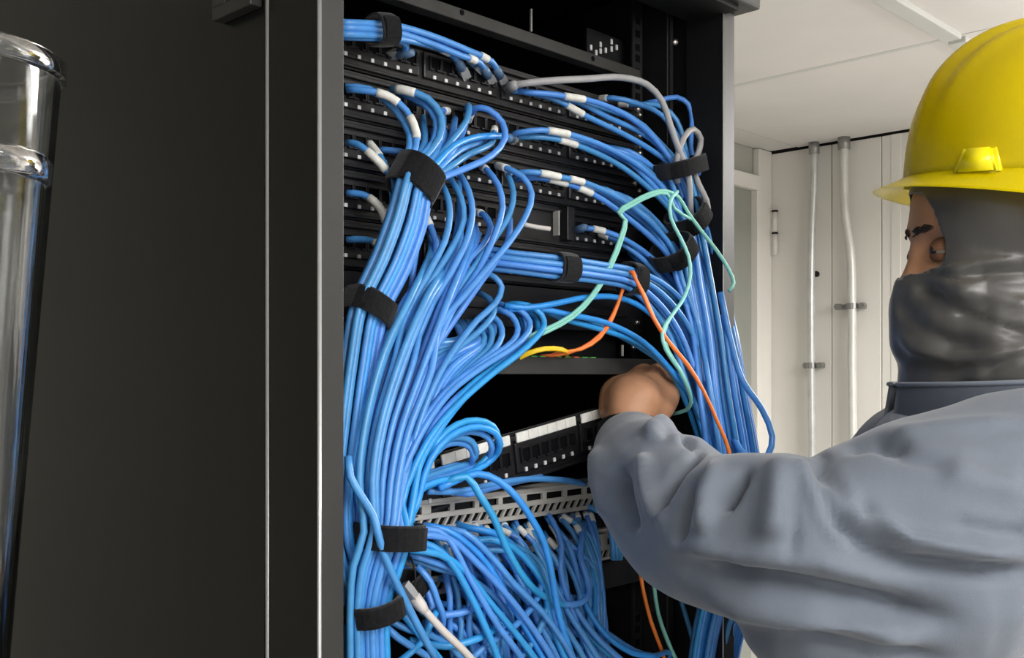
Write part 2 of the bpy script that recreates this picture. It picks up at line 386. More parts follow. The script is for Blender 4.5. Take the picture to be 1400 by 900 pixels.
# cross rail near the top: plane at PQ
ra, rb = P(700, 35, PQ - .012).z, P(700, 52, PQ - .012).z
cr = cb('cross_rail', 'railgrey', PX0, P(876, 100, PQ - .012).x, PQ - .012, PQ + .003, rb, ra, .001)
cb('rail_lip', 'interior', PX0, P(876, 100, PQ - .012).x, PQ - .010, PQ + .05, rb - .001, rb + .001, 0, cr) if False else None
for (px, py) in ((632, 17), (811, 80)):
    c = P(px, py, PQ - .0125); bm = bmesh.new(); cyl(bm, c - Vector(o_), c - Vector(o_) + Vector((0, .004, 0)), .0028, 14); link('rail_hole', bm, 'hole', cr)
# pale blocks painted as light through vent holes, and bright strips
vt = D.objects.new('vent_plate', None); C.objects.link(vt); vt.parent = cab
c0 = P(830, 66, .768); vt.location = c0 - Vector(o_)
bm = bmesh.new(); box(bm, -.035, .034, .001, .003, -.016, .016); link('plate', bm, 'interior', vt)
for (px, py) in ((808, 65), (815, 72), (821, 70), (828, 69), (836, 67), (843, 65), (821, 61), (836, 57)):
    c = P(px, py, .768) - c0; bm = bmesh.new(); box(bm, c.x - .0017, c.x + .0017, -.001, .001, c.z - .0032, c.z + .0032, .0006); link('vent_light_spot', bm, 'mark', vt)
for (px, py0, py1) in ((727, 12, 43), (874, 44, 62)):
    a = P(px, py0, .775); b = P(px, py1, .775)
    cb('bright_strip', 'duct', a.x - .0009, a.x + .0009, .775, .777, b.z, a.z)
def screw(px, py, q, r, label, parent=None, nm='rack_screw'):
    c = P(px, py, q); bm = bmesh.new()
    sweep(bm, [Vector((0, -.004, 0)), Vector((0, -.0032, 0)), Vector((0, -.001, 0)), Vector((0, 0, 0))], [r * .5, r * .85, r, r], 14)
    box(bm, -r * .6, r * .6, -.0046, -.0038, -r * .1, r * .1); box(bm, -r * .1, r * .1, -.0046, -.0038, -r * .6, r * .6)
    o = link(nm, bm, 'screw', parent or cab, True); o.location = c - Vector(o_); return o
screw(922, 58, PQ - .03, .0048, '')
for (px, py) in ((890, 108), (866, 252), (870, 441), (865, 475), (875, 200), (871, 150)):
    screw(px, py, PQ, .0038, '')

# ---------------------------------------------------------------- patch panels
port_me = None
def port_mesh():
    bm = bmesh.new()
    w_, h_, t = .0058, .0052, .0012
    box(bm, -w_ - t, -w_, -.003, .001, -h_ - t, h_ + t); box(bm, w_, w_ + t, -.003, .001, -h_ - t, h_ + t)
    box(bm, -w_, w_, -.003, .001, h_, h_ + t); box(bm, -w_, -.002, -.003, .001, -h_ - t, -h_); box(bm, .002, w_, -.003, .001, -h_ - t, -h_)
    box(bm, -w_, w_, .0006, .001, -h_, h_)
    me = D.meshes.new('port'); bm.to_mesh(me); bm.free(); me.materials.append(M['panel']); return me
def hole_mesh():
    bm = bmesh.new(); box(bm, -.0056, .0056, -.0002, .0008, -.005, .005)
    me = D.meshes.new('port_hole'); bm.to_mesh(me); bm.free(); me.materials.append(M['hole']); return me
PM, HM = port_mesh(), hole_mesh()
def patch_panel(zc, label, groups=(0, 1, 2, 3), x0=PX0, width=.4826, loc=None, rot=None, labels=False, cat='patch panel'):
    t = thing('patch_panel', loc or (x0, PQ, zc), label, cat)
    if rot: t.rotation_euler = rot
    bm = bmesh.new(); box(bm, 0, width, 0, .002, -U / 2 + .0006, U / 2 - .0006, .0005); link('face_plate', bm, 'panel', t)
    bm = bmesh.new(); box(bm, .03, width - .03, .002, .03, -.015, .015); link('rear_housing', bm, 'interior', t)
    bm = bmesh.new(); box(bm, .02, width - .02, -.004, 0, U / 2 - .008, U / 2 - .004, .001); box(bm, .02, width - .02, -.004, 0, -U / 2 + .002, -U / 2 + .005, .001)
    link('face_ridge', bm, 'panel', t)
    for g in groups:
        gx = .049 + g * .1035
        bm = bmesh.new(); box(bm, gx - .012, gx + .0855, -.0035, 0, -.0125, .0125, .0012); mod = link('port_module', bm, 'panel', t)
        for k in range(6):
            po = D.objects.new('port', PM); C.objects.link(po); po.parent = mod; po.location = (gx + k * .0147, -.0036, .002)
            ho = D.objects.new('port_hole', HM); C.objects.link(ho); ho.parent = mod; ho.location = (gx + k * .0147, -.0042, .002)
        bm = bmesh.new()
        for k in range(6):
            box(bm, gx + k * .0147 - .0018, gx + k * .0147 + .0018, -.0050, -.0033, -.0122, -.0088, .0004)
        link('port_marks', bm, 'mark', t)['kind'] = 'stuff'
        if labels:
            bm = bmesh.new(); box(bm, gx - .010, gx + .0835, -.0055, -.0030, .0125, .0205, .0006); ls = link('label_strip', bm, 'sleeve', t)
            bm = bmesh.new()
            for k in range(1, 6): box(bm, gx - .0073 + k * .0147 - .0002, gx - .0073 + k * .0147 + .0002, -.0057, -.0054, .0128, .0202)
            link('strip_divider', bm, 'duct', t)['kind'] = 'stuff'
    for (x, z) in ((.008, .012), (width - .008, .012), (width - .008, -.012)):
        bm = bmesh.new(); sweep(bm, [Vector((x, -.004, z)), Vector((x, -.002, z)), Vector((x, .001, z))], [.002, .0034, .0034], 12); link('screw', bm, 'screw', t, True)
    return t
# dot rows at px 482: 78, 147, 213, 282, 350
for k, (dy, lab, gr) in enumerate(((78, 'topmost black patch panel, just below the grey cross rail', (0, 1, 2, 3)),
                               (147, 'black patch panel second from the top, behind the left fan of cables', (0, 1, 2, 3)),
                               (215, 'black patch panel third from the top, level with the upper left strap', (0, 1, 2, 3)),
                               (283, 'fourth black patch panel down, beside the open slot with the grey plug', (0, 1, 3)),
                               (351, 'fifth black patch panel down, behind the strapped crossing bundle', (0, 1, 2, 3)))):
    patch_panel(P(482, dy, PQ).z + .0105, lab, gr)
zr6 = P(482, 351, PQ).z + .0105 - U
t = thing('blanking_panel', (PX0, PQ, zr6), 'plain black blanking panel above the fibre tray', 'blanking panel')
bm = bmesh.new(); box(bm, 0, .4826, 0, .002, -U / 2 + .001, U / 2 - .001, .0005); link('face_plate', bm, 'panel', t)
bm = bmesh.new(); box(bm, .03, .45, -.003, 0, -.004, .004, .001); link('face_rib', bm, 'panel', t)
# RJ45 slot in the fourth panel: open recess with grey plug
a = P(710, 320, PQ - .004); b = P(772, 285, PQ - .004)
t = thing('media_converter', (P(776, 310, PQ - .012).x, PQ - .012, P(776, 328, PQ - .012).z), 'small black box with a pale slot edge in the fourth panel row', 'box')
bm = bmesh.new(); box(bm, 0, .012, 0, .012, 0, .036, .001); link('case', bm, 'panel', t)
bm = bmesh.new(); box(bm, -.012, -.0105, .002, .010, .004, .030); link('slot_edge', bm, 'duct', t)

# ---------------------------------------------------------------- fibre tray
zt = P(780, 512, PQ - .03).z; zt1 = P(780, 489, PQ - .03).z
ft = thing('fibre_tray', (PX0, PQ - .03, zt), 'black fibre optic tray with green connectors behind its lip', 'fibre tray')
bm = bmesh.new(); box(bm, 0, .4826, 0, .002, 0, zt1 - zt, .0006); link('front_lip', bm, 'railgrey', ft)
bm = bmesh.new(); box(bm, 0.012, .47, .002, .25, 0, .002); link('tray_floor', bm, 'interior', ft)
bm = bmesh.new(); box(bm, 0.012, .47, .06, .062, .002, .05); link('adapter_plate', bm, 'interior', ft)
for k in range(16):
    x = P(632 + k * 11.6, 487, PQ - .02).x - PX0
    bm = bmesh.new(); box(bm, x - .004, x + .004, .004, .016, zt1 - zt - .004, zt1 - zt + .0012, .0005); link('connector', bm, ('orange' if k in (10, 13) else 'green'), ft)
bm = bmesh.new(); a = P(845, 487, PQ - .02); b = P(845, 472, PQ - .02)
box(bm, a.x - .001 - PX0, a.x + .001 - PX0, .003, .005, a.z - zt, b.z - zt); link('latch_pin', bm, 'duct', ft)

# ---------------------------------------------------------------- loose tilted patch panel
c = P(787, 574, PQ - .012)
tp = patch_panel(0, 'loose black patch panel with white label strips, tilted beside the hand', (0, 1, 2, 3), 0, .4826, loc=(0, 0, 0), labels=True)
tp.name = 'patch_panel'
ang = math.radians(9.0)
yaw = math.radians(1)
R = Matrix.Rotation(yaw, 4, 'Z') @ Matrix.Rotation(-ang, 4, 'Y')
ref = Vector((.3455, 0, .0205))
tp.matrix_world = Matrix.Translation(c) @ R @ Matrix.Translation(-ref) @ Matrix.Diagonal((1, 1, 1.25, 1))

# ---------------------------------------------------------------- grey slotted units below
def slotted(name, z0, h, label, q=PQ - .02):
    t = thing(name, (PX0, q, z0), label, 'cable manager')
    bm = bmesh.new()
    W_ = .4826
    box(bm, 0, W_, 0, .03, h - .004, h, .0006)                # upper flange
    box(bm, 0, W_, 0, .003, h * .80, h - .004)
    box(bm, 0, W_, 0, .003, h * .40, h * .57)
    box(bm, 0, W_, 0, .003, 0, h * .14)
    n = 15
    for k in range(n + 1):
        x = W_ * k / n
        wd = .0056 if k % 4 == 0 else .0030
        box(bm, max(0, x - wd), min(W_, x + wd), 0, .003, h * .56, h * .80)
    link('slotted_face', bm, 'duct', t)
    bm = bmesh.new()
    for k in range(45):
        x = W_ * k / 44
        r = bmesh.ops.create_cube(bm, size=1)
        for v in r['verts']:
            z = v.co.z
            v.co = Vector((min(W_, max(0, x + v.co.x * .0030 + z * .006)), .0015 + v.co.y * .003, h * .27 + z * h * .28))
    link('vent_fins', bm, 'duct', t)['kind'] = 'stuff'
    bm = bmesh.new(); box(bm, .004, W_ - .004, .006, .2, .001, h - .005); link('housing', bm, 'interior', t)
    bm = bmesh.new(); box(bm, .004, .01, -.012, 0, .004, h - .004, .001); box(bm, W_ - .01, W_ - .004, -.012, 0, .004, h - .004, .001); link('side_ear', bm, 'duct', t)
    return t
zg = P(690, 713, PQ - .02).z; zg1 = P(690, 672, PQ - .02).z
slotted('cable_manager', zg, zg1 - zg, 'light grey slotted cable manager beneath the loose patch panel')
zh = P(590, 815, PQ - .02).z; zh1 = P(590, 770, PQ - .02).z
slotted('cable_manager', zh, zh1 - zh, 'lower light grey slotted unit, almost buried behind blue cables')
# black switch between them
zs = zg - .004; zs0 = zh1 + .004
t = thing('network_switch', (PX0, PQ, zs0), 'black network switch packed with blue plugs under the grey manager', 'network switch')
bm = bmesh.new(); box(bm, 0, .4826, 0, .22, 0, zs - zs0, .001); link('case', bm, 'panel', t)
for r_ in range(2):
    for k in range(22):
        po = D.objects.new('port', PM); C.objects.link(po); po.parent = t; po.location = (.05 + k * .0175, -.001, (zs - zs0) * (.3 + .42 * r_))
# grey box and shelf at lower right
a = P(815, 762, PQ - .005); b = P(843, 722, PQ - .005)
t = thing('junction_box', (a.x, PQ - .005, a.z), 'small light grey box on the black shelf near the sleeve', 'box')
bm = bmesh.new(); box(bm, 0, b.x - a.x, 0, .05, 0, b.z - a.z, .002); link('case', bm, 'duct', t)
bm = bmesh.new(); box(bm, (b.x - a.x) * .12, (b.x - a.x) * .88, -.0015, 0, (b.z - a.z) * .15, (b.z - a.z) * .8, .0006); link('lid', bm, 'duct', t)
t = thing('equipment_shelf', (P(700, 765, PQ - .02).x, PQ - .02, P(815, 860, PQ - .02).z), 'black equipment shelf low in the rack under the grey box', 'shelf')
hh = a.z - P(815, 860, PQ - .02).z
ww = .9931 - P(700, 765, PQ - .02).x
bm = bmesh.new(); box(bm, 0, ww, 0, .3, hh - .003, hh - .001); link('shelf_board', bm, 'interior', t)
bm = bmesh.new(); box(bm, 0, ww, 0, .003, hh * .55, hh - .003, .001); link('front_edge', bm, 'rail', t)
for x_ in (0, ww - .01):
    bm = bmesh.new(); box(bm, x_, x_ + .01, .003, .3, 0, hh - .003); link('bracket', bm, 'interior', t)
exec_cables = True
# ================================================================ CABLES
R0 = .0031
def cable(pts, label, group=None, m='blue', r=R0, sl=(), plug0=False, plug1=False, name='network_cable', cat='cable', boot=False, world=False):
    W = [p if isinstance(p, Vector) else P(*p) for p in pts]
    sm = catmull(W, .012)
    base = sm[-1].copy()
    L = [0.0]
    for i in range(1, len(sm)): L.append(L[-1] + (sm[i] - sm[i - 1]).length)
    bm = bmesh.new(); sweep(bm, [p - base for p in sm], r, 8)
    o = link(name, bm, m, None, True); o.location = base; tag(o, label, cat, group)
    def at(d):
        d = max(0, min(L[-1] - 1e-5, d))
        for i in range(len(L) - 1):
            if L[i + 1] >= d:
                return sm[i].lerp(sm[i + 1], (d - L[i]) / max(1e-9, L[i + 1] - L[i])) - base
        return sm[-1] - base
    for s in sl:                                    # label sleeve at distance s, length
        d, ln = (s if isinstance(s, tuple) else (s, .022))
        bm = bmesh.new(); sweep(bm, [at(d + ln * k / 5) for k in range(6)], [r * 1.22] * 6, 10)
        link('cable_label', bm, 'sleeve', o, True)
    if plug0 or plug1:
        for flag, pa, pb in ((plug0, sm[0], sm[1]), (plug1, sm[-1], sm[-2])):
            if not flag: continue
            d = (pb - pa).normalized(); s_ = pa - base
            bm = bmesh.new(); sweep(bm, [s_ + d * .020, s_ + d * .014, s_ + d * .004], [r * 1.05, r * 1.5, r * 1.7], 8); link('strain_relief', bm, 'blueboot' if m.startswith('blue') else m, o, True)
            # plug body aligned into the rack
            bm = bmesh.new(); sweep(bm, [s_ + d * .005, s_ - d * .002, s_ - d * .010], [.0062, .0068, .0066], 4, ell=.8); link('plug', bm, 'plug', o)
    return o
def trunk(st, i0, i1, u, v):
    out = []
    for i in range(i0, i1):
        x, y, q, hw, hd = st[i]
        a = st[max(0, i - 1)]; b = st[min(len(st) - 1, i + 1)]
        tx, ty = b[0] - a[0], b[1] - a[1]; l = math.hypot(tx, ty)
        nx, ny = -ty / l, tx / l
        if nx < 0: nx, ny = -nx, -ny
        out.append((x + nx * hw * u, y + ny * hw * u, q - hd * v))
    return out
def strap(px, py, q, ang, hw, hd, wd, label, tail=True):
    """hook and loop strap round a bundle; ang = direction of the bundle in the picture (deg from right, down positive)"""
    a = math.radians(ang); c = P(px, py, q)
    T = (P(px + math.cos(a) * 10, py + math.sin(a) * 10, q) - c); T.y = 0; T.normalize()
    N = (P(px - math.sin(a) * hw, py + math.cos(a) * hw, q) - c); N.y = 0; hwm = N.length; N = (N - T * N.dot(T)).normalized()
    Y = Vector((0, -1, 0))
    wm = (P(px + math.cos(a) * wd / 2, py + math.sin(a) * wd / 2, q) - c).length
    o = None
    bm = bmesh.new(); n = 28; rings = []
    for (rr, e) in ((0, -1), (.0018, -1), (.0022, -.6), (.0022, .6), (.0018, 1), (0, 1)):
        ring = []
        for k in range(n):
            th = 2 * PI * k / n
            cx, cy = math.cos(th), math.sin(th)
            sq = 1.0 / (abs(cx) ** 2.6 + abs(cy) ** 2.6) ** (1 / 2.6)
            wob = .0006 * math.sin(3 * th + px)
            ring.append(bm.verts.new(N * (cx * sq * (hwm + rr + wob)) + Y * (cy * sq * (hd + rr + wob)) + T * (e * wm)))
        rings.append(ring)
    for i in range(5):
        for k in range(n): bm.faces.new((rings[i][k], rings[i][(k + 1) % n], rings[i + 1][(k + 1) % n], rings[i + 1][k]))
    for k in range(n): bm.faces.new((rings[5][k], rings[5][(k + 1) % n], rings[0][(k + 1) % n], rings[0][k]))
    o = link('cable_strap', bm, 'velcro', None, False); o.location = c; tag(o, label, 'strap')
    if tail:                                        # overlapped free end
        bm = bmesh.new()
        pts = []
        for k in range(9):
            th = PI * (.15 + .55 * k / 8)
            cx, cy = math.cos(th), math.sin(th); sq = 1.0 / (abs(cx) ** 2.6 + abs(cy) ** 2.6) ** (1 / 2.6)
            pts.append(N * (cx * sq * (hwm + .003)) + Y * (cy * sq * (hd + .0035)))
        pv = None
        for p_ in pts:
            cur = [bm.verts.new(p_ + T * (wm * .92) + T * .001), bm.verts.new(p_ - T * (wm * .92) + T * .001)]
            if pv: bm.faces.new((pv[0], pv[1], cur[1], cur[0]))
            pv = cur
        bmesh.ops.solidify(bm, geom=bm.faces[:], thickness=.0012)
        link('strap_tail', bm, 'velcro', o)
    return o
rnd = random.random
def ru(a, b): return a + (b - a) * rnd()

# --- trunks: (px, py, q, half width px, half depth m)
TA = [(600, 195, .695, 34, .010), (570, 245, .690, 24, .014), (557, 300, .690, 27, .014), (535, 360, .692, 27, .014), (506, 422, .695, 26, .013),
      (492, 500, .695, 25, .013), (480, 590, .693, 24, .013), (470, 680, .692, 22, .013), (472, 745, .690, 24, .014), (497, 828, .685, 28, .012), (500, 915, .685, 28, .012)]
TB = [(612, 420, .690, 56, .014), (576, 500, .686, 60, .016), (545, 590, .682, 52, .017), (532, 660, .678, 46, .018), (527, 730, .675, 33, .020)]
TBL = [(512, 780, .676, 33, .016), (503, 828, .678, 27, .014), (503, 915, .680, 27, .012)]
GA = 'cables in the strapped left column'
LA = 'blue network cable fanning into the upper left strap and down the left column'
def toA(own, u, v, lab=LA, grp=GA, i0=1, **k):
    return cable(own + trunk(TA, i0, len(TA), u, v), lab, grp, **k)
# into S1 from above
toA([(474, 122, .735), (500, 124, .722), (530, 131, .712), (556, 152, .702), (570, 185, .695), (563, 215, .690)], -.75, .5,
    'blue cable with two white labels arching from the left post to the upper strap', None, sl=((.026, .021), (.062, .022)))
toA([(472, 119, .738), (505, 122, .728), (540, 150, .715), (560, 185, .702), (556, 215, .692)], -.95, -.2)
toA([(535, 122, .735), (552, 123, .722), (585, 135, .708), (603, 160, .700), (600, 190, .694), (578, 218, .688)], -.35, .9,
    'blue cable with white label curling over beside the arching one', None, sl=((.006, .018),), r=.0034)
toA([(545, 128, .738), (580, 142, .715), (596, 165, .706), (592, 195, .697), (570, 220, .69)], -.5, -.6)
toA([(565, 138, .735), (590, 150, .715), (603, 180, .704), (592, 205, .695)], -.1, -.5)
toA([(700, 190, .735), (682, 186, .712), (650, 188, .700), (620, 200, .690), (598, 222, .683)], .35, 1.0,
    'pale bright blue cable running flat from a clear plug into the upper strap', None, m='blue2', plug0=True)
toA([(640, 165, .738), (650, 148, .718), (668, 150, .708), (687, 168, .700), (690, 190, .694), (672, 213, .688), (630, 233, .684), (600, 245, .682)], .85, .9,
    'blue cable making a wide rounded loop above the upper strap', None, sl=((.0, .012),))
toA([(636, 150, .740), (641, 145, .715), (638, 165, .702), (618, 192, .694), (600, 215, .689)], .1, .3,
    'blue cable dropping straight from a small bend beside the wide loop', None)
toA([(612, 152, .740), (600, 154, .72), (606, 180, .705), (596, 205, .695)], 0, -.2, sl=((.0, .014),))
toA([(668, 186, .738), (655, 195, .715), (630, 205, .698), (606, 225, .688)], .6, .2)
toA([(676, 176, .738), (672, 196, .712), (640, 212, .697), (610, 233, .686)], .75, -.4, sl=((.0, .012),))
for u, v in ((-.55, 1.0), (-.2, -.9), (.2, -.8), (.5, -.6), (.9, -.1), (.15, .95), (.55, .8), (-.9, .4)):
    toA([(600 + 40 * u, 170 - 10 * v, .735), (598 + 32 * u, 195, .705), (585 + 28 * u, 218, .69)], u, v)
# left edge cables joining behind
for k, (pts, u, sls) in enumerate((
    ([(474, 195, .735), (490, 198, .722), (508, 212, .715), (530, 236, .707), (541, 265, .705), (535, 310, .703), (520, 370, .704)], -.3, ((.022, .024),)),
    ([(520, 205, .738), (535, 206, .73), (560, 212, .72), (565, 240, .715), (555, 300, .707), (530, 370, .704)], -.1, ()),
    ([(505, 196, .738), (520, 215, .722), (534, 245, .712), (536, 300, .708), (520, 370, .705)], -.6, ((.0, .02),)),
    ([(474, 264, .735), (495, 266, .725), (515, 278, .715), (528, 305, .71), (520, 360, .707)], .1, ((.02, .026),)),
    ([(474, 328, .735), (500, 328, .722), (516, 334, .712), (520, 360, .708), (510, 395, .705)], .4, ((.025, .016),)))):
    toA(pts, u, -1.1, ['blue cable with a long white label entering behind the upper left strap', 'unlabelled blue cable passing behind the upper left strap',
                       'blue cable with short white label hooking down near the left post', 'blue cable with white label on the fourth panel row by the left post',
                       'blue cable with white label on the fifth panel row by the left post'][k], None, i0=4, sl=sls)
strap(568, 247, .690, 118, 28, .017, 42, 'black strap round the upper left fan of cables')
strap(502, 421, .695, 112, 28, .019, 32, 'black strap on the left column just above mid height')

# --- main sweep TB: own tops
LB = 'blue network cable sweeping down from the middle ports to the lower left strap'
GB = 'cables in the big left sweep'
def toB(own, u, v, i0=1, lab=LB, grp=GB, low=True, tail=None, **k):
    pts = own + trunk(TB, i0, len(TB), u, v)
    if tail: pts += tail
    elif low: pts += trunk(TBL, 0, 3, u, v)
    return cable(pts, lab, grp, **k)
Bt = [
 ([(602, 240, .738), (604, 252, .715), (612, 270, .700), (615, 295, .694), (608, 330, .690), (590, 365, .688), (571, 400, .686), (550, 444, .685)], -.62, .6, ((.004, .018),)),
 ([(618, 226, .738), (628, 238, .715), (641, 262, .700), (646, 290, .694), (640, 322, .690), (624, 358, .687), (603, 395, .685), (578, 440, .684)], -.2, .8, ((.008, .018),)),
 ([(608, 232, .738), (618, 248, .715), (630, 270, .704), (634, 300, .698), (620, 335, .694), (598, 370, .691), (562, 428, .689)], -.45, .1, ()),
 ([(658, 228, .738), (666, 233, .716), (682, 255, .700), (687, 285, .694), (676, 322, .690), (654, 370, .684), (618, 425, .680)], .15, 1.0, ((.006, .018),)),
 ([(694, 228, .738), (696, 243, .718), (702, 264, .704), (697, 292, .698), (677, 325, .693), (652, 360, .690), (618, 410, .688)], .0, .0, ((.006, .018),)),
 ([(678, 226, .738), (692, 230, .718), (715, 242, .704), (727, 265, .697), (719, 295, .690), (697, 330, .684), (665, 368, .679), (628, 412, .677), (600, 446, .676)], .25, 1.3, ((.002, .020),)),
 ([(650, 290, .738), (662, 294, .720), (671, 311, .708), (660, 336, .702), (633, 362, .698), (606, 400, .696)], -.35, -.6, ((.0, .014),)),
 ([(577, 287, .738), (585, 302, .718), (596, 332, .708), (592, 356, .704), (578, 390, .700), (560, 430, .698)], -.8, -.5, ((.002, .030),)),
 ([(566, 300, .738), (570, 330, .715), (565, 365, .706), (562, 395, .703), (548, 440, .700)], -.95, -.8, ()),
 ([(690, 285, .738), (697, 300, .715), (694, 330, .704), (676, 360, .698), (650, 396, .694)], .1, -.8, ()),
 ([(627, 250, .738), (628, 290, .712), (622, 330, .704), (605, 370, .700), (585, 410, .698)], -.6, -.9, ()),
 ([(655, 320, .738), (645, 345, .714), (630, 372, .703), (612, 410, .699)], -.1, -.9, ()),
 ([(640, 372, .738), (660, 372, .712), (677, 380, .700), (686, 393, .696), (677, 415, .693), (652, 438, .690)], .45, .3, ()),
 ([(650, 400, .738), (668, 408, .712), (676, 424, .702), (664, 444, .697)], .35, -.5, ()),
]
for pts, u, v, s in Bt: toB(pts, u, v, sl=s)
for u, v in ((-.9, .8), (-.72, .0), (-.5, 1.0), (-.3, .4), (-.08, .4), (.05, 1.1), (-.85, .3), (.12, .5), (-.4, .9), (-.15, -.3), (-.98, .1)):
    y0 = 300 + 60 * rnd(); x0 = 640 + 60 * u + 10 * rnd()
    toB([(x0, y0, .738), (x0 + 2, y0 + 22, .712), (612 + 56 * u, 405, .690 - .012 * v)], u, v)
# loops at the right edge of the sweep
Bl = [
 ([(690, 420, .738), (700, 416, .715), (722, 418, .702), (740, 430, .696), (744, 445, .692), (733, 462, .688), (708, 485, .684), (671, 513, .680), (627, 552, .676), (592, 592, .673), (566, 640, .671), (550, 690, .670)], .95, 1.0, 'blue2', 'bright blue cable making the outermost loop of the left sweep'),
 ([(676, 414, .738), (690, 418, .715), (712, 425, .704), (724, 440, .697), (722, 455, .692), (700, 476, .687), (655, 505, .682), (612, 540, .678), (578, 588, .675), (552, 645, .673), (542, 690, .672)], .7, .9, 'blue', 'blue cable making the second loop in from the outermost'),
 ([(672, 424, .738), (684, 424, .715), (700, 432, .706), (708, 450, .699), (700, 468, .692), (662, 495, .686), (610, 535, .681), (570, 590, .678), (545, 650, .676)], .55, .5, 'blue', None),
 ([(655, 432, .738), (668, 430, .715), (683, 442, .704), (686, 460, .697), (676, 478, .692), (645, 504, .687), (600, 550, .682), (560, 610, .679)], .4, .8, 'blue', None),
 ([(650, 442, .738), (662, 440, .715), (672, 452, .706), (670, 472, .700), (645, 498, .692), (598, 545, .687), (556, 610, .683)], .3, .2, 'blue', None),
 ([(645, 452, .738), (655, 450, .715), (662, 462, .707), (652, 484, .700), (622, 515, .692), (580, 570, .687)], .2, -.3, 'blue', None),
 ([(700, 424, .738), (715, 432, .718), (720, 452, .708), (704, 478, .698), (660, 515, .688), (618, 550, .682), (585, 595, .678)], .8, .3, 'blue', None),
 ([(718, 422, .738), (732, 436, .72), (735, 452, .708), (718, 474, .696), (675, 508, .686), (634, 545, .680), (598, 592, .677), (572, 640, .675)], .98, .2, 'blue2', None),
 ([(712, 430, .738), (712, 462, .714), (680, 498, .692), (640, 530, .684), (604, 572, .679), (578, 620, .676)], .88, .7, 'blue2', None),
]
for pts, u, v, m, lab in Bl:
    toB(pts, u, v, i0=4, m=m, lab=lab or 'blue cable in the cluster of loops right of the left sweep', grp=None if lab else 'inner loops right of the left sweep')
# extra strands filling the body of the sweep
for k in range(12):
    u = -.8 + 1.5 * k / 11 + ru(-.05, .05); v = ru(-.9, .1)
    toB([(648 + 40 * u, 440, .738), (652 + 30 * u, 462, .712)], u, v)
# the big loop
for k, (dx, dy, dq, s) in enumerate(((0, 0, 0, 1.0), (-3, -9, .003, 1.0), (-10, 6, .010, .80), (-5, 10, .014, .72), (-2, 3, .008, .92))):
    L_ = [(570, 690), (580, 650), (599, 612), (627, 590), (654, 584), (677, 592), (684, 608), (674, 627), (649, 644), (615, 655), (582, 664), (560, 690)]
    pts = [(545 + u_, 735, .672) for u_ in (0,)] + [((x - 570) * s + 570 + dx * (1 if 600 < x else .2), (y - 625) * s + 625 + dy * (1 if y < 640 else -.2), .674 + dq + (.016 if i > 6 else 0)) for i, (x, y) in enumerate(L_)] + [(545 + k * 3, 740, .69)]
    cable(pts, ['blue cable forming the front of the big teardrop loop above the lower strap', 'blue cable forming the outer top of the big teardrop loop',
                'innermost blue cable of the big teardrop loop', 'blue cable tucked low inside the big teardrop loop', 'blue cable second from the front in the big teardrop loop'][k], None, m='blue2' if k in (0, 1) else 'blue')
strap(526, 731, .672, 94, 36, .032, 34, 'wide black strap round the left bundle, above the lowest one')
strap(500, 829, .680, 80, 31, .031, 27, 'lowest black strap, by the left post near the bottom')
strap(560, 800, .70, 62, 14, .012, 22, 'short dark strap half hidden behind the front cables near the bottom')
# thin dark cable curl beside it
cable([(561, 762, .69), (566, 775, .682), (568, 795, .68), (562, 812, .684)], 'thin dark wire curling beside the short dark strap', None, m='interior', r=.0009, name='wire', cat='wire')
cable([(476, 625, .668), (479, 652, .662), (493, 677, .656), (510, 705, .652), (517, 730, .648), (524, 755, .648), (538, 789, .650), (554, 822, .655), (571, 856, .66), (598, 905, .668)],
      'single blue cable crossing over the left bundle and running down in front', None, r=.0033)
# --- cables over the grey manager
cable([(608, 660, .69), (638, 652, .682), (656, 678, .675), (674, 706, .67), (690, 744, .668), (710, 781, .668), (730, 806, .67), (760, 824, .68), (790, 830, .69)],
      'blue cable crossing down over the grey manager, left of the two', None, m='blue2', r=.0034)
cable([(600, 668, .69), (652, 648, .684), (682, 658, .676), (707, 681, .668), (727, 710, .663), (744, 742, .66), (755, 789, .66), (761, 828, .662), (771, 865, .665), (785, 905, .67)],
      'blue cable crossing down over the grey manager, right of the two', None, m='blue2', r=.0034)
cable([(585, 672, .70), (630, 672, .70), (680, 661, .70), (725, 655, .705), (772, 657, .71), (800, 662, .72)], 'blue cable lying along the top of the grey manager', None)
cable([(592, 665, .705), (640, 676, .70), (670, 668, .70), (700, 660, .705), (740, 652, .715)], 'blue cable dipping in front of the grey manager beside the big loop', None)
# --- top left short bundle
GT = 'short bundle at the top left'
for k, (pts, sl, lab) in enumerate((
  ([(468, 31, .700), (500, 32, .700), (540, 35, .705), (590, 49, .714), (640, 69, .722), (672, 84, .726), (680, 97, .733), (684, 106, .740)], .185, 'topmost blue cable of the short bundle, ending furthest right'),
  ([(468, 38, .700), (500, 39, .699), (540, 44, .705), (590, 60, .714), (630, 76, .720), (655, 85, .726), (663, 96, .733), (668, 106, .740)], .168, 'blue cable of the top left bundle ending second from the right'),
  ([(468, 47, .700), (500, 48, .700), (540, 52, .706), (580, 60, .716), (610, 70, .724), (625, 82, .73), (632, 97, .738)], .135, 'blue cable of the top left bundle ending in the middle'),
  ([(468, 42, .706), (505, 45, .706), (545, 47, .712), (585, 56, .720), (630, 72, .728), (652, 90, .736)], None, 'blue cable hidden mid bundle at the top left'),
  ([(468, 50, .704), (515, 52, .704), (545, 55, .712), (555, 62, .72), (552, 72, .728), (540, 74, .738)], None, 'short blue cable curling down just right of the top left strap'))):
    cable(pts, lab, None, sl=((sl, .011),) if sl else (), plug1=True)
strap(521, 42, .702, 4, 18, .013, 22, 'small black strap round the top left bundle')

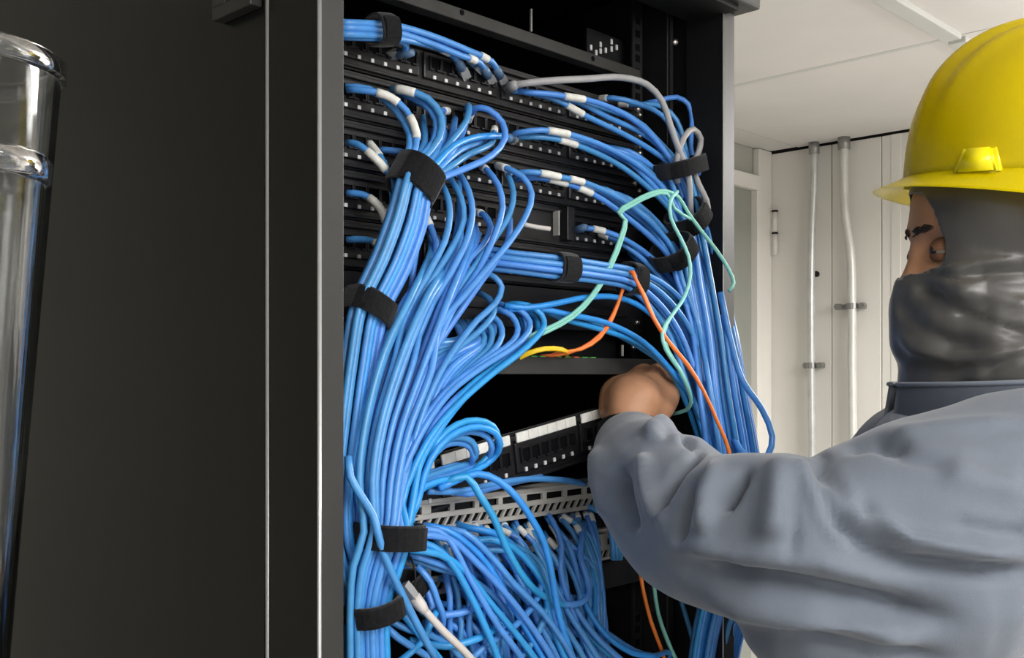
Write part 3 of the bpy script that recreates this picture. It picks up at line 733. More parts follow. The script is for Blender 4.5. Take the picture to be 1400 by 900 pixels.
# --- right side
TR = [(905, 190, .700, 24, .010), (930, 228, .690, 22, .013), (945, 265, .688, 22, .014), (955, 320, .684, 24, .016), (968, 390, .674, 26, .016), (980, 460, .662, 26, .018),
      (990, 540, .650, 30, .018), (1002, 615, .645, 32, .018), (1012, 700, .650, 34, .02), (1005, 800, .665, 30, .02), (985, 880, .68, 26, .02), (975, 960, .69, 26, .02)]
def toR(own, u, v, i0, lab, grp=None, **k):
    return cable(own + trunk(TR, i0, len(TR), u, v), lab, grp, **k)
G1 = 'right hand bundle of the second row'
R1 = [
 ([(706, 124, .738), (720, 126, .725), (745, 128, .715), (775, 132, .706), (815, 140, .700), (860, 160, .694), (895, 190, .690)], -.3, .6, (.055, .026)),
 ([(700, 124, .738), (730, 128, .728), (762, 137, .716), (800, 158, .708), (850, 182, .702), (890, 205, .696), (915, 225, .690)], -.9, .3, (.062, .022)),
 ([(745, 130, .738), (790, 140, .716), (830, 160, .706), (870, 178, .700), (900, 200, .695)], -.6, -.4, None),
 ([(790, 140, .738), (830, 146, .716), (870, 165, .704), (902, 195, .697)], .0, -.6, None),
 ([(820, 135, .738), (838, 134, .722), (870, 141, .710), (905, 158, .702), (925, 185, .696)], .5, .2, (.0, .010)),
 ([(845, 142, .738), (870, 143, .722), (905, 146, .712), (925, 165, .704), (934, 190, .698)], .6, -.5, (.0, .012)),
 ([(880, 142, .74), (900, 138, .722), (925, 133, .712), (941, 143, .706), (946, 165, .702), (944, 200, .697)], .95, -.2, None),
 ([(770, 134, .738), (830, 150, .712), (880, 172, .702), (912, 210, .694)], .2, .9, None)]
for k, (pts, u, v, s) in enumerate(R1):
    lab = {0: 'upper blue cable with white label, top right row', 1: 'lowest blue cable with white label, top right row', 6: 'blue cable hooking high and dropping furthest right on the top row'}.get(k, 'blue cable of the topmost right hand bundle running to the first right strap')
    toR(pts, u, v, 1, lab, None if k in (0, 1, 6) else G1, sl=(s,) if s else ())
R2 = [
 ([(700, 184, .738), (712, 181, .725), (740, 178, .712), (775, 183, .704), (830, 202, .696), (880, 232, .690), (915, 268, .684)], -.3, 1.0, (.042, .026)),
 ([(702, 188, .738), (730, 187, .722), (760, 190, .712), (800, 203, .705), (850, 228, .698), (890, 260, .692), (918, 290, .686)], -.95, .4, (.05, .022)),
 ([(760, 190, .738), (800, 197, .714), (850, 217, .702), (895, 250, .694)], -.6, -.2, None),
 ([(780, 192, .738), (830, 205, .712), (875, 225, .702), (912, 260, .694)], .0, -.4, None),
 ([(800, 196, .738), (850, 208, .710), (890, 228, .702), (920, 262, .694)], .35, .5, None),
 ([(820, 200, .738), (860, 207, .712), (895, 232, .700), (925, 268, .692)], .6, -.7, None),
 ([(745, 186, .738), (790, 192, .716), (845, 212, .702), (886, 246, .692)], -.45, .3, None)]
for k, (pts, u, v, s) in enumerate(R2):
    toR(pts, u * .9 - .15, v, 3, ['blue cable with wide white label, second right hand row, upper', 'blue cable with wide white label, second right hand row, lower'][k] if k < 2 else 'blue cable of the second right hand bundle curving to the second strap',
        None if k < 2 else 'second right hand bundle', sl=(s,) if s else ())
R3 = [
 ([(703, 243, .738), (712, 236, .722), (735, 236, .710), (765, 242, .704), (800, 250, .698), (850, 274, .692), (890, 305, .686), (920, 342, .68)], -.5, 1.1, ((.038, .024), (.075, .018))),
 ([(706, 246, .738), (735, 243, .718), (770, 250, .708), (810, 265, .700), (850, 292, .694), (890, 325, .688), (915, 352, .682)], -1.0, .7, ((.035, .022), (.072, .018))),
 ([(760, 250, .738), (800, 256, .712), (850, 282, .700), (898, 322, .690)], -.75, .1, ()),
 ([(790, 252, .738), (830, 260, .710), (870, 284, .700), (905, 320, .690)], -.2, -.3, ()),
 ([(810, 256, .738), (860, 272, .710), (900, 305, .698), (925, 340, .690)], .1, .4, ()),
 ([(795, 258, .738), (840, 278, .708), (880, 310, .698), (910, 345, .688)], -.6, -.6, ())]
for k, (pts, u, v, s) in enumerate(R3):
    toR([p for p in pts] + [(940 + 14 * u, 385, .680 - .01 * v), (962 + 18 * u, 440, .668 - .01 * v)], u - .1, v, 6,
        ['blue cable with two white labels, third right hand row, upper', 'blue cable with two white labels, third right hand row, lower'][k] if k < 2 else 'blue cable of the third right hand bundle curving to the third strap',
        None if k < 2 else 'third right hand bundle', sl=s)
R4 = [
 ([(785, 316, .738), (800, 312, .722), (825, 316, .712), (855, 328, .704), (890, 352, .698), (925, 392, .688), (950, 440, .672), (968, 500, .655)], -.5, .7, (.025, .014)),
 ([(820, 320, .738), (845, 330, .715), (880, 356, .702), (910, 390, .692), (935, 435, .676), (955, 500, .66)], -.95, .3, (.0, .014)),
 ([(840, 330, .738), (870, 345, .712), (900, 372, .700), (930, 420, .686), (950, 470, .668)], -.75, -.3, None),
 ([(860, 345, .738), (885, 370, .708), (915, 410, .694), (945, 470, .672)], -.85, -.8, None),
 ([(850, 335, .738), (895, 362, .704), (932, 410, .688), (958, 470, .668)], -.6, 1.0, None)]
for k, (pts, u, v, s) in enumerate(R4):
    toR(pts, u, v, 6, 'blue cable with translucent boot starting furthest left on the fourth right row' if k == 0 else 'blue cable of the fourth right hand bundle, below the third strap', None if k == 0 else 'fourth right hand bundle', plug0=(k == 0), sl=(s,) if s else ())
# crossing bundle through two straps
TX = [(655, 352, .722, 12, .006), (700, 358, .700, 13, .008), (767, 366, .676, 14, .010), (820, 373, .676, 13, .010), (864, 382, .676, 14, .010), (900, 405, .674, 20, .010), (935, 450, .668, 24, .010), (962, 520, .658, 26, .012)]
for k, (u, v) in enumerate(((-.9, .4), (-.3, 1.0), (.3, 1.0), (.9, .5), (-.5, -.6), (.5, -.6), (0, .1))):
    pts = trunk(TX, 0, len(TX), u, v)
    toR([(620 + 6 * k, 345 + 14 * u, .732)] + pts, -.9 + .12 * k, v * .6, 7, 'blue cable of the crossing bundle held by two small straps at mid height', 'crossing bundle at mid height')
strap(767, 366, .676, 6, 17, .014, 22, 'small black strap round the crossing bundle, left of the two')
strap(864, 381, .676, 12, 19, .014, 13, 'narrow black strap round the crossing bundle where the orange fibres hang')
# low crossing cables
low = [([(690, 418, .71), (720, 421, .70), (760, 415, .69), (800, 407, .684), (845, 407, .68), (880, 422, .676), (915, 455, .67), (945, 500, .66)], -.9),
       ([(695, 424, .71), (735, 422, .70), (775, 430, .69), (830, 442, .684), (880, 468, .676), (920, 510, .668), (945, 545, .66)], -1.1),
       ([(735, 420, .715), (770, 436, .70), (820, 450, .69), (870, 468, .682), (910, 498, .674), (945, 540, .66), (962, 590, .652)], -1.0),
       ([(790, 430, .72), (830, 450, .70), (880, 478, .686), (915, 506, .676), (938, 550, .664), (955, 600, .656)], -1.25)]
for k, (pts, u) in enumerate(low):
    toR(pts, u, .6, 7, ['bright blue cable arching highest below the crossing bundle', 'bright blue cable sloping down just under the highest arch', 'bright blue cable running from the loops to the hand', 'bright blue cable ending nearest the hand'][k], None, m='blue2')
# filler strands of the right trunk
for k in range(16):
    u = -1 + 2 * k / 15; v = ru(-1, .9)
    i0 = random.choice((3, 4, 4, 5))
    toR([(TR[i0 - 1][0] + 20 * u, TR[i0 - 1][1], .70)], u, v, i0, 'blue cable running down the thick right hand bundle', 'thick right hand bundle')
for k in range(7):
    u = -1.0 - .1 * k; 
    toR([(900 + k * 4, 425 + 6 * k, .70), (925 + 3 * k, 470, .685), (950 + 2 * k, 540, .668)], u * .9, -.5, 7, 'blue cable along the inner edge of the right bundle, nearest the orange fibre', 'inner edge of the right bundle')
cable([(985, 400, .655), (1000, 470, .640), (1015, 520, .625), (1042, 560, .61), (1056, 597, .60), (1050, 622, .60), (1032, 630, .605), (1012, 615, .62), (1000, 590, .64), (990, 560, .655)],
      'blue cable bulging out past the cabinet edge in a long narrow loop', None, r=.0036)
cable([(958, 640, .69), (958, 618, .672), (962, 604, .668), (972, 600, .674)], 'short blue cable end poking up just above the sleeve', None)
strap(930, 229, .686, 80, 25, .021, 22, 'black strap at the top of the right bundle round blue and grey cables')
strap(940, 297, .678, 62, 16, .021, 23, 'black strap second down on the right, beside the aqua fibre knot')
strap(920, 344, .679, 62, 17, .022, 22, 'black strap third down on the right, under the knot')
# --- grey cables
cable([(696, 121, .738), (706, 116, .722), (745, 111, .706), (800, 108, .698), (850, 106, .692), (885, 116, .686), (905, 138, .682), (916, 170, .676), (928, 205, .672), (940, 235, .670), (944, 280, .672), (945, 330, .69)],
      'grey cable arching over the top right rows and into the first right strap', None, m='grey', r=.0036, plug0=True)
cable([(926, 250, .68), (926, 215, .674), (935, 188, .672), (948, 177, .674), (958, 190, .676), (955, 208, .678), (948, 228, .676), (955, 252, .672), (966, 275, .668), (967, 295, .670), (958, 304, .676), (945, 302, .685)],
      'grey cable making a tight loop above the first right strap and a slack loop below', None, m='grey', r=.0036)
cable([(712, 306, .735), (735, 311, .728), (752, 313, .722)], 'short pale grey cable lying in the open slot of the fourth row', None, m='lgrey', r=.0026)
cable([(562, 812, .672), (575, 828, .668), (604, 861, .665), (630, 886, .665), (652, 910, .668)], 'pale grey cable slanting down across the bottom blue tangle', None, m='lgrey', r=.0034, plug0=True)
# --- fibres
fib = .0019
cable([(700, 472, .72), (718, 462, .70), (745, 451, .690), (780, 432, .682), (808, 405, .676), (832, 365, .670), (848, 325, .668), (854, 300, .668), (845, 290, .668), (862, 278, .664), (890, 264, .660), (910, 261, .658), (928, 270, .658), (940, 290, .656), (958, 315, .652), (980, 343, .645), (997, 370, .638), (1003, 387, .634), (997, 398, .634)],
      'long aqua fibre cable looping high over the straps to the cabinet edge', None, m='aqua', r=.0021, name='fibre_cable')
cable([(704, 476, .72), (722, 465, .70), (748, 454, .689), (784, 434, .681), (811, 406, .675), (835, 366, .669), (851, 326, .667), (856, 302, .667), (847, 293, .667), (864, 281, .664), (890, 268, .660), (912, 265, .657), (922, 285, .657), (945, 300, .655)],
      'second aqua fibre cable lying close beside the long one', None, m='aqua', r=.0018, name='fibre_cable')
cable([(926, 262, .658), (916, 275, .654), (917, 298, .652), (930, 325, .650), (941, 350, .648), (944, 375, .646), (936, 405, .644), (918, 432, .640), (905, 455, .636), (910, 478, .632), (928, 505, .632), (940, 530, .636), (945, 550, .642), (938, 561, .655), (920, 566, .675)],
      'aqua fibre cable hanging in an S bend in front of the right bundle', None, m='aqua', r=.0021, name='fibre_cable')
cable([(918, 432, .641), (908, 455, .638), (914, 480, .634), (931, 507, .634), (942, 532, .638), (946, 552, .645)], 'lower aqua fibre strand paired with the S bend near the hand', None, m='aqua', r=.0018, name='fibre_cable')
for k, d in enumerate((0, 4)):
    cable([(740 + d * 3, 487, .725), (765, 485 - d * .8, .71), (795, 476 + d * .4, .70), (820, 458 + d, .69), (838, 430 + d, .682), (850, 400, .676), (855 + d * .8, 380, .672), (864 + d * .5, 372, .66), (869, 382, .655), (880 + d * .4, 405, .648), (893 + d * .3, 435, .64), (912 + d * .2, 465, .634), (940, 500 - d * .5, .625), (962, 535, .618), (980, 575, .612), (997 - d * .2, 618, .610), (1002, 680, .615)],
          'orange fibre cable hung over the narrow strap, ' + ('upper strand of the pair' if k == 0 else 'lower strand of the pair'), None, m='orange', r=fib, name='fibre_cable')
for k, d in enumerate((0, 4)):
    cable([(706, 489 + d, .72), (722, 482 + d * .6, .71), (745, 476 + d * .5, .70), (768, 477 + d * .5, .70), (776, 484, .712), (770, 488, .722)], 'yellow fibre cable curving over the tray lip, ' + ('upper one' if k == 0 else 'lower one'), None, m='yellow', r=.0019, name='fibre_cable')
cable([(618, 489, .72), (630, 486, .712), (640, 488, .718)], 'tiny piece of yellow fibre glimpsed through the left sweep', None, m='yellow', r=.0019, name='fibre_cable')
cable([(871, 752, .72), (874, 775, .71), (880, 810, .70), (890, 850, .69), (903, 885, .69), (912, 915, .69)], 'dull orange fibre cable hanging under the sleeve', None, m='orange', r=.0022, name='fibre_cable')
cable([(892, 770, .725), (894, 800, .71), (900, 840, .70), (912, 875, .69), (928, 910, .69)], 'aqua fibre cable hanging beside the dull orange one', None, m='aqua', r=.0024, name='fibre_cable')
cable([(975, 850, .70), (972, 870, .69), (966, 905, .68)], 'short aqua fibre cable at the bottom edge beside the sleeve', None, m='aqua', r=.002, name='fibre_cable')

# --- bottom tangle: traced cables then filler
GBt = 'bottom tangle'
LBt = 'blue cable in the dense tangle below the grey manager'
bt = [
 [(560, 739, .690), (590, 747, .684), (615, 767, .678), (638, 805, .672), (660, 850, .668), (682, 905, .668)],
 [(563, 725, .692), (599, 726, .686), (618, 744, .680), (638, 783, .674), (660, 822, .668), (682, 858, .666), (715, 905, .668)],
 [(560, 758, .694), (593, 769, .688), (627, 783, .684), (654, 808, .682), (670, 830, .686)],
 [(579, 719, .705), (610, 725, .694), (654, 758, .684), (677, 789, .680), (710, 844, .674), (742, 900, .672), (750, 915, .672)],
 [(560, 765, .70), (600, 778, .694), (640, 790, .69), (680, 820, .688), (700, 850, .69)],
 [(590, 843, .692), (627, 839, .684), (645, 833, .680), (662, 825, .684)],
 [(560, 876, .695), (610, 884, .686), (640, 878, .678), (665, 868, .675), (683, 857, .680)],
 [(528, 858, .695), (545, 873, .69), (575, 892, .686), (600, 912, .684)],
 [(530, 848, .70), (560, 862, .692), (590, 870, .690), (630, 900, .69)],
 [(535, 825, .70), (555, 845, .69), (575, 870, .684), (600, 900, .68), (608, 915, .68)],
 [(570, 775, .69), (588, 795, .682), (598, 822, .680), (606, 845, .684)],
 [(605, 730, .735), (630, 735, .710), (660, 750, .700), (690, 752, .692), (715, 762, .686), (740, 785, .682), (752, 815, .684)],
 [(620, 715, .738), (640, 722, .71), (672, 728, .70), (700, 745, .695), (725, 770, .692), (745, 800, .69)],
 [(650, 755, .70), (690, 752, .69), (720, 762, .684), (742, 790, .68), (748, 830, .676), (738, 860, .674), (720, 890, .674), (700, 912, .676)],
 [(680, 790, .70), (710, 810, .688), (740, 850, .680), (770, 890, .676), (785, 915, .676)],
 [(720, 780, .70), (738, 830, .690), (752, 870, .684), (780, 915, .68)],
 [(745, 700, .738), (757, 715, .712), (768, 745, .700), (766, 780, .692), (780, 830, .686), (800, 880, .68), (815, 915, .68)],
 [(803, 712, .73), (796, 733, .70), (793, 761, .692), (802, 789, .684), (805, 812, .680), (793, 825, .678), (768, 826, .684), (752, 818, .69)],
 [(800, 725, .735), (811, 747, .71), (808, 775, .70), (814, 815, .692), (811, 845, .688), (800, 870, .69)],
 [(785, 850, .69), (800, 880, .68), (818, 905, .676)],
 [(819, 858, .70), (839, 872, .69), (867, 890, .684), (894, 897, .68), (915, 893, .69)],
 [(780, 835, .70), (800, 865, .690), (830, 893, .684), (860, 912, .68)],
 [(760, 840, .69), (780, 870, .680), (800, 905, .676)],
 [(690, 800, .705), (720, 850, .690), (745, 880, .682), (765, 915, .68)],
 [(655, 815, .70), (690, 850, .69), (720, 880, .684), (740, 915, .68)],
 [(640, 850, .70), (665, 880, .69), (690, 915, .68)],
 [(610, 850, .70), (640, 870, .69), (655, 890, .688), (665, 915, .69)],
 [(560, 752, .686), (600, 758, .680), (632, 778, .676), (668, 822, .672), (706, 868, .669), (740, 915, .668)],
 [(566, 732, .688), (612, 736, .682), (650, 768, .676), (694, 815, .670), (730, 862, .667), (762, 915, .667)],
 [(598, 722, .71), (634, 728, .690), (672, 762, .680), (704, 800, .672), (742, 838, .668), (772, 880, .666), (790, 915, .668)],
 [(640, 742, .70), (668, 738, .690), (700, 748, .684), (728, 776, .680), (746, 806, .676), (750, 840, .674), (764, 880, .672), (778, 915, .674)],
 [(648, 752, .71), (690, 745, .695), (722, 756, .688), (744, 782, .682), (748, 812, .68)],
 [(770, 800, .70), (790, 838, .686), (816, 872, .678), (846, 900, .674), (860, 915, .674)],
 [(790, 790, .70), (802, 830, .688), (828, 868, .680), (862, 892, .676), (900, 903, .676)],
 [(755, 790, .70), (776, 836, .684), (802, 876, .676), (826, 915, .674)],
 [(700, 770, .70), (716, 806, .688), (736, 850, .680), (756, 888, .676), (768, 915, .676)],
 [(545, 905, .69), (575, 880, .684), (590, 850, .682), (600, 830, .69)],
 [(640, 905, .684), (662, 885, .678), (690, 866, .675), (715, 846, .674), (736, 815, .676), (744, 790, .682)],
]
for k, pts in enumerate(bt):
    pts = [(x, y, q if y < 902 else q) for x, y, q in pts]
    e = pts[-1]
    cable(pts + ([(e[0] + 8, 960, .70)] if e[1] > 898 else [(e[0] + ru(-20, 10), e[1] + 40, .715)]), LBt, GBt, m='blue2' if k % 3 == 0 else 'blue', r=R0 * ru(.95, 1.12))
for k in range(46):
    x0 = ru(570, 805); y0 = (729 - (x0 - 560) * .12 + ru(-4, 22))
    ln = .024
    sway = ru(20, 95)
    pts = [(x0, y0, PQ - .006), (x0 + 4, y0 + ru(4, 12), .722), (x0 + sway * .35, y0 + ru(22, 40), ru(.70, .712)), (x0 + sway * .7, y0 + ru(65, 90), ru(.69, .705)), (x0 + sway * ru(.6, 1.0) , y0 + ru(115, 150), ru(.686, .705)), (x0 + sway * ru(.5, 1.1), 930, .70)]
    pts = [(min(x, 812 + .1 * (y - 700)), y, q) for x, y, q in pts]
    cable(pts, 'blue cable plugged in just under the grey manager and falling into the tangle', 'cables plugged in under the grey manager', r=R0 * ru(.85, 1.0), sl=((ru(.006, .030), ru(.011, .018)),) if k % 4 != 3 else (), plug0=(k % 5 == 0))
for k in range(24):      # deep messy fill
    x0 = ru(530, 700); y0 = ru(760, 860)
    a = ru(-.5, .9)
    pts = [(x0, y0, .72)] + [(x0 + 35 * j * math.cos(a + .25 * j * ru(-1, 1)), y0 + 30 * j * math.sin(abs(a) + .3 * j * rnd()), ru(.70, .716)) for j in range(1, 5)]
    cable(pts, 'blue cable deep in the bottom tangle, crossing behind the others', 'deep crossing cables in the bottom tangle', r=R0 * .95)
# blue cables low on the right under the arm
for k in range(6):
    cable([(925 + 9 * k, 800 + 3 * k, .72), (940 + 9 * k, 850, .705), (955 + 9 * k, 905, .69), (960 + 9 * k, 950, .69)], 'blue cable in shade at the bottom of the right bundle under the sleeve', 'shaded cables under the sleeve')
for k in range(3):
    cable([(795 + 12 * k, 690 + 4 * k, .735), (820 + 6 * k, 700, .715), (835 + 5 * k, 725, .71), (838 + 5 * k, 765, .715)], 'blue cable in shade between the grey manager and the sleeve', 'shaded cables behind the sleeve')

# ================================================================ CLEAR VESSELS ON A FILING CABINET (far left)
def vessel(px_c, z_, y_rim, y_bot, r_top, r_bot, label, zoff=0.0):
    X = (px_c - 700) / F * z_
    top = CH + (HY - y_rim) / F * z_; bot = CH + (HY - y_bot) / F * z_
    base = cw(X, z_, bot); h = top - bot
    t = thing('clear_container', base, label, 'container')
    bm = bmesh.new(); n = 48
    prof = [(0, .0), (r_bot * .9, .0), (r_bot, .004), (r_bot + (r_top - r_bot) * .5, h * .5), (r_top, h - .014), (r_top + .0005, h - .002),
            (r_top - .001, h), (r_top - .0030, h - .003), (r_top - .0032, h - .014), (r_bot + (r_top - r_bot) * .5 - .0026, h * .5), (r_bot - .0026, .007), (0, .006)]
    rings = []
    for (r, z) in prof:
        if r == 0: rings.append([bm.verts.new((0, 0, z))]); continue
        rings.append([bm.verts.new((math.cos(2 * PI * k / n) * r, math.sin(2 * PI * k / n) * r, z)) for k in range(n)])
    for i in range(len(rings) - 1):
        A, B = rings[i], rings[i + 1]
        for k in range(n):
            if len(A) == 1: bm.faces.new((A[0], B[(k + 1) % n], B[k]))
            elif len(B) == 1: bm.faces.new((A[k], A[(k + 1) % n], B[0]))
            else: bm.faces.new((A[k], A[(k + 1) % n], B[(k + 1) % n], B[k]))
    link('vessel_wall', bm, 'clear', t, True)
    bm = bmesh.new(); sweep(bm, [Vector((0, 0, h - .013)), Vector((0, 0, h - .011)), Vector((0, 0, h - .002)), Vector((0, 0, h))], [r_top + .0004, r_top + .0030, r_top + .0034, r_top + .001], 48, cap=False)
    bmesh.ops.solidify(bm, geom=bm.faces[:], thickness=.0012)
    link('rolled_rim', bm, 'clear', t, True)
    return base
VZ = .62
b1 = vessel(-78, VZ, 72, 1150, .0640, .028, 'tall clear plastic container with a rolled rim, the one standing higher at the far left')
b2 = vessel(-62, VZ - .145, 208, 1200, .0372, .014, 'slimmer clear plastic container in front of the taller one at the far left edge')
fx = min(b1.z, b2.z)
fc = thing('filing_cabinet', (b1.x - .06, b1.y - .06, 0), 'grey steel filing cabinet under the clear containers', 'filing cabinet', rz=-.80)
hb = b2.z
bm = bmesh.new(); box(bm, -.24, .10, -.16, .13, 0, hb, .004); link('body', bm, 'filing', fc)
for k in range(4):
    z0 = .03 + k * (hb - .05) / 4
    bm = bmesh.new(); box(bm, -.23, .11, -.172, -.161, z0, z0 + (hb - .05) / 4 - .01, .003); dr = link('drawer', bm, 'filing', fc)
    bm = bmesh.new(); box(bm, -.11, -.01, -.186, -.172, z0 + .17, z0 + .185, .003); link('handle', bm, 'steel', dr)
if b1.z - hb > .002:
    pd = thing('document_tray', (b1.x, b1.y, hb), 'flat grey block under the taller clear container', 'tray', rz=-.8)
    bm = bmesh.new(); box(bm, -.07, .07, -.055, .07, .0005, b1.z - hb - .0005, .002); link('tray_body', bm, 'filing', pd)

# ================================================================ PERSON
ORG = (0.50, 1.05)                       # camera aligned position of the feet
pw = cw(ORG[0], ORG[1], 0)
person = thing('person', (pw.x, pw.y, 0), 'person in a slate blue jacket and dark face covering, left arm reaching into the cabinet', 'person', rz=-(PI / 2 - TH))
def L3(X, z, h): return Vector((X - ORG[0], z - ORG[1], h))
def LP(px, py, z): return L3((px - 700) / F * z, z, CH + (HY - py) / F * z)
def proj(v):                             # local -> picture position (used to lay out folds in the cloth)
    X, z = v.x + ORG[0], v.y + ORG[1]
    return 700 + F * X / z, HY - F * (v.z - CH) / z
def ball(bm, c, r, seg=20, rot=None):
    if not isinstance(r, (tuple, list)): r = (r, r, r)
    mt = Matrix.Translation(c)
    if rot: mt = mt @ rot
    mt = mt @ Matrix.Diagonal((r[0], r[1], r[2], 1))
    bmesh.ops.create_uvsphere(bm, u_segments=seg, v_segments=seg // 2 + 2, radius=1, matrix=mt)
def limb(bm, pts, rad, n=18, ell=1.0, step=.02, ends=True):
    """smooth tapered closed limb through pts"""
    P_ = [Vector((*p, r)) if False else p for p, r in zip(pts, rad)]
    sm = catmull(pts, step)
    # radii by arc length
    L = [0.0]
    for i in range(1, len(sm)): L.append(L[-1] + (sm[i] - sm[i - 1]).length)
    key = [0.0]; j = 0
    for p in pts[1:]:
        while j < len(sm) - 1 and (sm[j] - p).length > 1e-5: j += 1
        key.append(L[j])
    rr = []
    for l in L:
        for i in range(len(key) - 1):
            if l <= key[i + 1] + 1e-9:
                t = (l - key[i]) / max(1e-9, key[i + 1] - key[i]); t = t * t * (3 - 2 * t)
                rr.append(rad[i] + (rad[i + 1] - rad[i]) * t); break
        else: rr.append(rad[-1])
    sweep(bm, sm, rr, n, True, Vector((.3, .2, 1)), ell)
    if ends:
        ball(bm, sm[0], rad[0] * .99, 14); ball(bm, sm[-1], rad[-1] * .99, 14)
def fuse(name, bm, m, parent, voxel, smooth_it=3, disp=None, sub=0, smooth_f=.5):
    bmesh.ops.recalc_face_normals(bm, faces=bm.faces)
    me = D.meshes.new(name + '_src'); bm.to_mesh(me); bm.free()
    o = D.objects.new(name, me); C.objects.link(o)
    md = o.modifiers.new('r', 'REMESH'); md.mode = 'VOXEL'; md.voxel_size = voxel
    if smooth_it:
        ms = o.modifiers.new('s', 'SMOOTH'); ms.factor = smooth_f; ms.iterations = smooth_it
    bpy.context.view_layer.update()
    dg = bpy.context.evaluated_depsgraph_get()
    me2 = D.meshes.new_from_object(o.evaluated_get(dg)); o.modifiers.clear(); o.data = me2; D.meshes.remove(me)
    me2.name = name
    me2.materials.clear(); me2.materials.append(M[m])
    for p in me2.polygons: p.use_smooth = True
    o.parent = parent
    if disp:
        nor = [v.normal.copy() for v in me2.vertices]
        for v, n_ in zip(me2.vertices, nor):
            d = disp(v.co, n_)
            if d: v.co += n_ * d
    me2.update()
    return o
def seg_dist(px, py, pl):
    best = 1e9; side = 0; tt = 0
    n = len(pl) - 1
    for i in range(n):
        ax, ay = pl[i]; bx_, by = pl[i + 1]
        dx, dy = bx_ - ax, by - ay; l2 = dx * dx + dy * dy
        t = max(0, min(1, ((px - ax) * dx + (py - ay) * dy) / l2))
        ex, ey = px - ax - dx * t, py - ay - dy * t
        d = ex * ex + ey * ey
        if d < best: best = d; side = dx * ey - dy * ex; tt = (i + t) / n
    return math.sqrt(best), (1 if side > 0 else -1), tt
def folds(spec, amp_noise=0.0, ns=20, facing=True, gain=1.0):
    def f(co, n_):
        px, py = proj(co)
        view = Vector((co.x + ORG[0], co.y + ORG[1], co.z - CH)).normalized()
        fc_ = max(0.0, min(1.0, -n_.dot(view) * 2.5 + .35)) if facing else 1
        d = 0.0
        if fc_ > 0:
            for pl, wd, amp in spec:
                x0 = min(p[0] for p in pl) - 3 * wd; x1 = max(p[0] for p in pl) + 3 * wd
                y0 = min(p[1] for p in pl) - 3 * wd; y1 = max(p[1] for p in pl) + 3 * wd
                if px < x0 or px > x1 or py < y0 or py > y1: continue
                ds, sd, tt = seg_dist(px, py, pl)
                e = min(1, 5 * tt + .15, 5 * (1 - tt) + .15)
                d += gain * amp * e * math.exp(-(ds / (wd * .82)) ** 2)
            d *= fc_
        if amp_noise: d += amp_noise * noise.noise(co * ns)
        return d
    return f

# --- joints
SHL, ELL, WRL = L3(.445, .90, 1.395), L3(.208, .868, 1.374), LP(862, 596, 1.115)
SHR, ELR, WRR = L3(.50, 1.20, 1.365), L3(.36, 1.25, 1.12), L3(.15, 1.17, 1.07)
# --- body: one continuous figure
bm = bmesh.new()
hc = L3(.478, 1.0, 1.650)
ball(bm, hc, (.098, .076, .095), 32)
ball(bm, L3(.455, 1.0, 1.595), (.075, .064, .085), 28)
ball(bm, L3(.428, 1.0, 1.545), (.050, .048, .046), 24)
ball(bm, L3(.402, 1.0, 1.640), (.024, .040, .024), 20)                     # brow
limb(bm, [L3(.388, 1.0, 1.632), L3(.384, 1.0, 1.605), L3(.377, 1.0, 1.583)], [.009, .0100, .0125], 12, step=.006)
ball(bm, L3(.382, .989, 1.578), .0085, 12); ball(bm, L3(.382, 1.011, 1.578), .0085, 12)
ball(bm, L3(.384, 1.0, 1.553), (.012, .022, .007), 14); ball(bm, L3(.385, 1.0, 1.543), (.012, .02, .007), 14)
for s in (-1, 1):
    ball(bm, L3(.413, 1.0 + s * .036, 1.592), (.022, .020, .020), 16)          # cheek
    ball(bm, L3(.487, 1.0 + s * .071, 1.602), (.016, .006, .028), 16)          # ear
limb(bm, [L3(.505, 1.0, 1.36), L3(.497, 1.0, 1.46), L3(.482, 1.0, 1.57)], [.060, .050, .050])
limb(bm, [L3(.50, 1.05, .95), L3(.49, 1.05, 1.12), L3(.485, 1.05, 1.30), L3(.49, 1.04, 1.40)], [.115, .105, .105, .068], 24, step=.03)
limb(bm, [SHL, L3(.49, 1.04, 1.42), SHR], [.058, .09, .058], 20)
for (a, e, w_) in ((SHL, ELL, WRL), (SHR, ELR, WRR)):
    if a is SHL:
        limb(bm, [a, L3(.355, .895, 1.362), L3(.255, .877, 1.352), e + Vector((.006, 0, -.012)), L3(.172, .92, 1.362), L3(.146, 1.0, 1.386), L3(.133, 1.055, 1.408), w_], [.056, .050, .045, .040, .042, .038, .032, .027], 18)
    else: limb(bm, [a, a.lerp(e, .5), e, e.lerp(w_, .35), w_], [.056, .050, .041, .043, .027], 18)
for s in (-1, 1):
    limb(bm, [L3(.50, 1.05 + s * .09, .93), L3(.485, 1.05 + s * .10, .70), L3(.475, 1.05 + s * .10, .49), L3(.50, 1.05 + s * .10, .30), L3(.515, 1.05 + s * .10, .09)], [.090, .075, .056, .056, .038], 20)
    limb(bm, [L3(.53, 1.05 + s * .10, .05), L3(.40, 1.05 + s * .11, .035), L3(.32, 1.05 + s * .11, .03)], [.035, .035, .022], 16)
